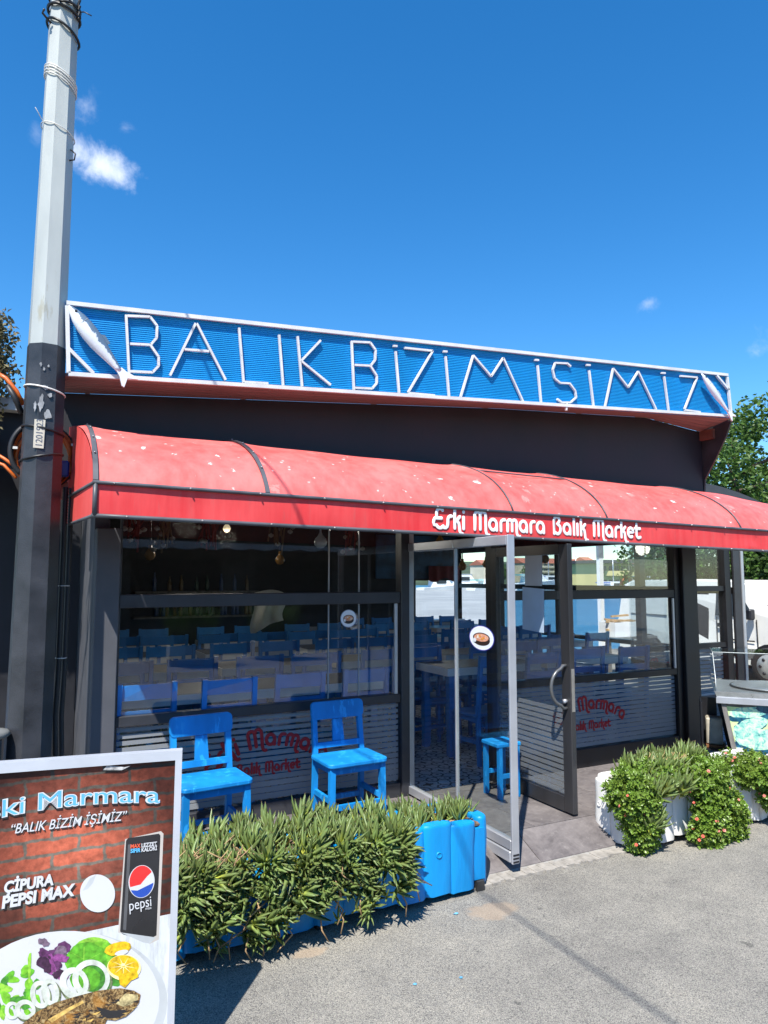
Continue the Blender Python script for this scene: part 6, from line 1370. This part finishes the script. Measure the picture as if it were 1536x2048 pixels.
# ================================================================== FAR SHORE
def far_building(px0, px1, ytop, Y, lab, wallc, roofc, floors, bays, flat_roof=False):
    a = onY(px0, ytop, Y); b = onY(px1, ytop, Y); zb_ = -.3; d = 10
    t = thing('shore_building', lab, 'building', ((a.x+b.x)/2, Y, zb_)); wm = pm('wall_%d_%d' % (px0, ytop), wallc, .8, var=.08, scale=.3); boxp('wall', wm, t, (a.x, Y, zb_), (b.x, Y+d, a.z))
    hgt = a.z-zb_; w = b.x-a.x; rm_ = pm('roof_%d_%d' % (px0, ytop), roofc, .8, var=.1, scale=.5)
    if flat_roof: boxp('roof', rm_, t, (a.x-.8, Y-1.6, a.z+.001), (b.x+.8, Y+d, a.z+.5))
    else: m = MB(); m.prism([(a.x-.4, Y-.5, a.z+.001), (a.x-.4, Y+d/2, a.z+2.2), (a.x-.4, Y+d+.5, a.z+.001)], (w+.8, 0, 0)); m.build('roof', rm_, t)
    wme = MB().box((-w/bays*.28, -.06, -hgt/floors*.26), (w/bays*.28, .0, hgt/floors*.26)).mesh('window', pm('far_window', (.05, .07, .09), .2)); I_ = rootm(t).inverted()
    for f_ in range(floors):
        for q in range(bays): inst('window', wme, t, I_ @ Vector((a.x+w*(q+.5)/bays, Y-.003, zb_+hgt*(f_+.52)/floors)))
        boxp('balcony', wm, t, (a.x+w*.08, Y-1.1, zb_+hgt*f_/floors+.15), (b.x-w*.08, Y-.07, zb_+hgt*f_/floors+.95)) if f_ else None
    return t
far_building(1046, 1122, 1126, 235, 'cream apartment block with red roof across the water, leftmost', (.55, .48, .33), (.36, .12, .07), 4, 6)
far_building(1140, 1176, 1128, 228, 'cream apartment block with dark windows across the water', (.60, .52, .38), (.36, .12, .07), 4, 3)
far_building(1177, 1192, 1124, 226, 'narrow orange house across the water', (.58, .33, .17), (.38, .13, .07), 4, 1)
far_building(1266, 1312, 1128, 240, 'pink apartment block with red roof behind the pavilion', (.58, .40, .33), (.36, .11, .07), 4, 4)
far_building(968, 1000, 1130, 240, 'pale apartment block seen behind the folding door', (.6, .55, .45), (.34, .12, .08), 4, 3)
far_building(1202, 1264, 1126, 88, 'yellow two storey waterside pavilion with dark flat roof', (.62, .52, .22), (.05, .05, .055), 2, 5, True)
far_building(860, 962, 1150, 250, 'low white marina building behind the moored boats', (.62, .64, .66), (.30, .34, .40), 2, 9, True)
def boat(px_, Y_, L_, lab, stripe):
    p = onY(px_, 1175, Y_); t = thing('motor_boat', lab, 'boat', (p.x, Y_, -.9)); hl = MB(); n = 9; secs = []
    for i in range(n):
        u = i/(n-1); w = L_*.16*(1 if u < .5 else math.cos((u-.5)*math.pi)**.7+.02); h = L_*.14*(1+.5*u); secs.append([(p.x-L_/2+L_*u, Y_-w, -.9+h), (p.x-L_/2+L_*u-.02, Y_-w*.6, -.95), (p.x-L_/2+L_*u, Y_+w*.6, -.95), (p.x-L_/2+L_*u, Y_+w, -.9+h)])
    vs = [q for s_ in secs for q in s_]; hl.add(vs, [(4*i+a, 4*i+(a+1) % 4, 4*i+4+(a+1) % 4, 4*i+4+a) for i in range(n-1) for a in range(4)]+[(0, 1, 2, 3)]); hl.build('hull', WHITE, t)
    h0 = -.9+L_*.15; m = MB(); m.prism([(p.x-L_*.28, Y_-L_*.11, h0), (p.x-L_*.25, Y_-L_*.10, h0+L_*.16), (p.x+L_*.06, Y_-L_*.10, h0+L_*.16), (p.x+L_*.18, Y_-L_*.10, h0+L_*.03)], (0, L_*.2, 0)); m.build('cabin', WHITE, t)
    boxp('cabin_window', DGL, t, (p.x-L_*.2, Y_-L_*.115, h0+L_*.07), (p.x+L_*.02, Y_-L_*.112, h0+L_*.13)); boxp('canopy', stripe, t, (p.x-L_*.45, Y_-L_*.1, h0+L_*.13), (p.x-L_*.27, Y_+L_*.1, h0+L_*.15)); m = MB(); m.tube([(p.x-L_*.1, Y_, h0+L_*.15), (p.x-L_*.1, Y_, h0+L_*.6)], L_*.008, 5); m.build('mast', ALU, t)
SB = pm('boat_blue_canvas', (.02, .10, .40), .7); ST = pm('boat_teal_canvas', (.10, .40, .40), .7)
for i, (px_, Y_, L_, lab, c) in enumerate(((885, 95, 8, 'white boat with blue canvas moored by the pier', SB), (930, 100, 10, 'larger white cabin boat moored by the pier', SB), (985, 90, 8, 'white boat with teal canvas beside the rear post', ST), (1072, 110, 11, 'white cabin boat below the cream apartment block', ST), (1105, 120, 10, 'white boat just left of the door stile', SB), (1160, 105, 9, 'white boat moored left of the pavilion', ST), (1290, 120, 10, 'boat with teal canvas moored right of the pavilion', ST), (1235, 70, 7, 'white boat with blue canvas in front of the pavilion', SB))): boat(px_, Y_, L_, lab, c)
pq = [onZ(x, y, -.15) for x, y in ((700, 1250), (1010, 1250), (985, 1178), (800, 1178))]
m = MB(); m.prism([(q.x, q.y, -.15) for q in pq], (0, 0, -1)); struct(m.build('concrete_pier', pm('pier_concrete', (.30, .31, .32), .8, var=.15, scale=.2)))
for i, (px_, Y_) in enumerate(((1135, 200), (1168, 205), (1290, 200), (1310, 195), (1000, 205), (1060, 210))):
    p = onY(px_, 1168, Y_); t = thing('shore_tree', 'round green tree on the far shore, number %s from the left' % ['three', 'four', 'five', 'six', 'one', 'two'][i], 'tree', (p.x, Y_, 0)); m = MB(); m.tube([(p.x, Y_, 0), (p.x, Y_, 3)], .25, 6); m.build('trunk', BARK, t); m = MB(); leafcloud(m, [((p.x, Y_, 4), (3, 3, 2.6)), ((p.x+2, Y_, 3), (2, 2, 2))], 500, .9, i); m.build('crown', TREEL, t, fix=False)
wpst = thing('white_post', 'white quay post seen through the right window', 'post', (12.0, 12.9, 0)); p = onY(1203, 1180, 12.9); boxp('shaft', WHITE, wpst, (p.x-.09, 12.85, 0), (p.x+.03, 12.95, 2.25)); boxp('shaft', pm('post_grey', (.25, .28, .30), .5), wpst, (p.x-.10, 12.86, 2.251), (p.x+.06, 12.94, 3.6)); boxp('base', CONC, wpst, (p.x-.2, 12.75, 0), (p.x+.14, 13.05, .12))
lr = thing('life_ring', 'orange life ring on the quay post in front of the van', 'life ring', (12.9, 12.8, 1.3)); p = onY(1253, 1170, 12.6); m = MB(); m.tube([(p.x+.16*math.cos(a), 12.6, p.z+.2*math.sin(a)) for a in [i*math.pi/10 for i in range(21)]], .045, 8, False); m.build('ring', pm('ring_orange', (.7, .2, .08), .5), lr); boxp('stand', ALU, lr, (p.x-.03, 12.66, 0), (p.x+.03, 12.70, p.z))
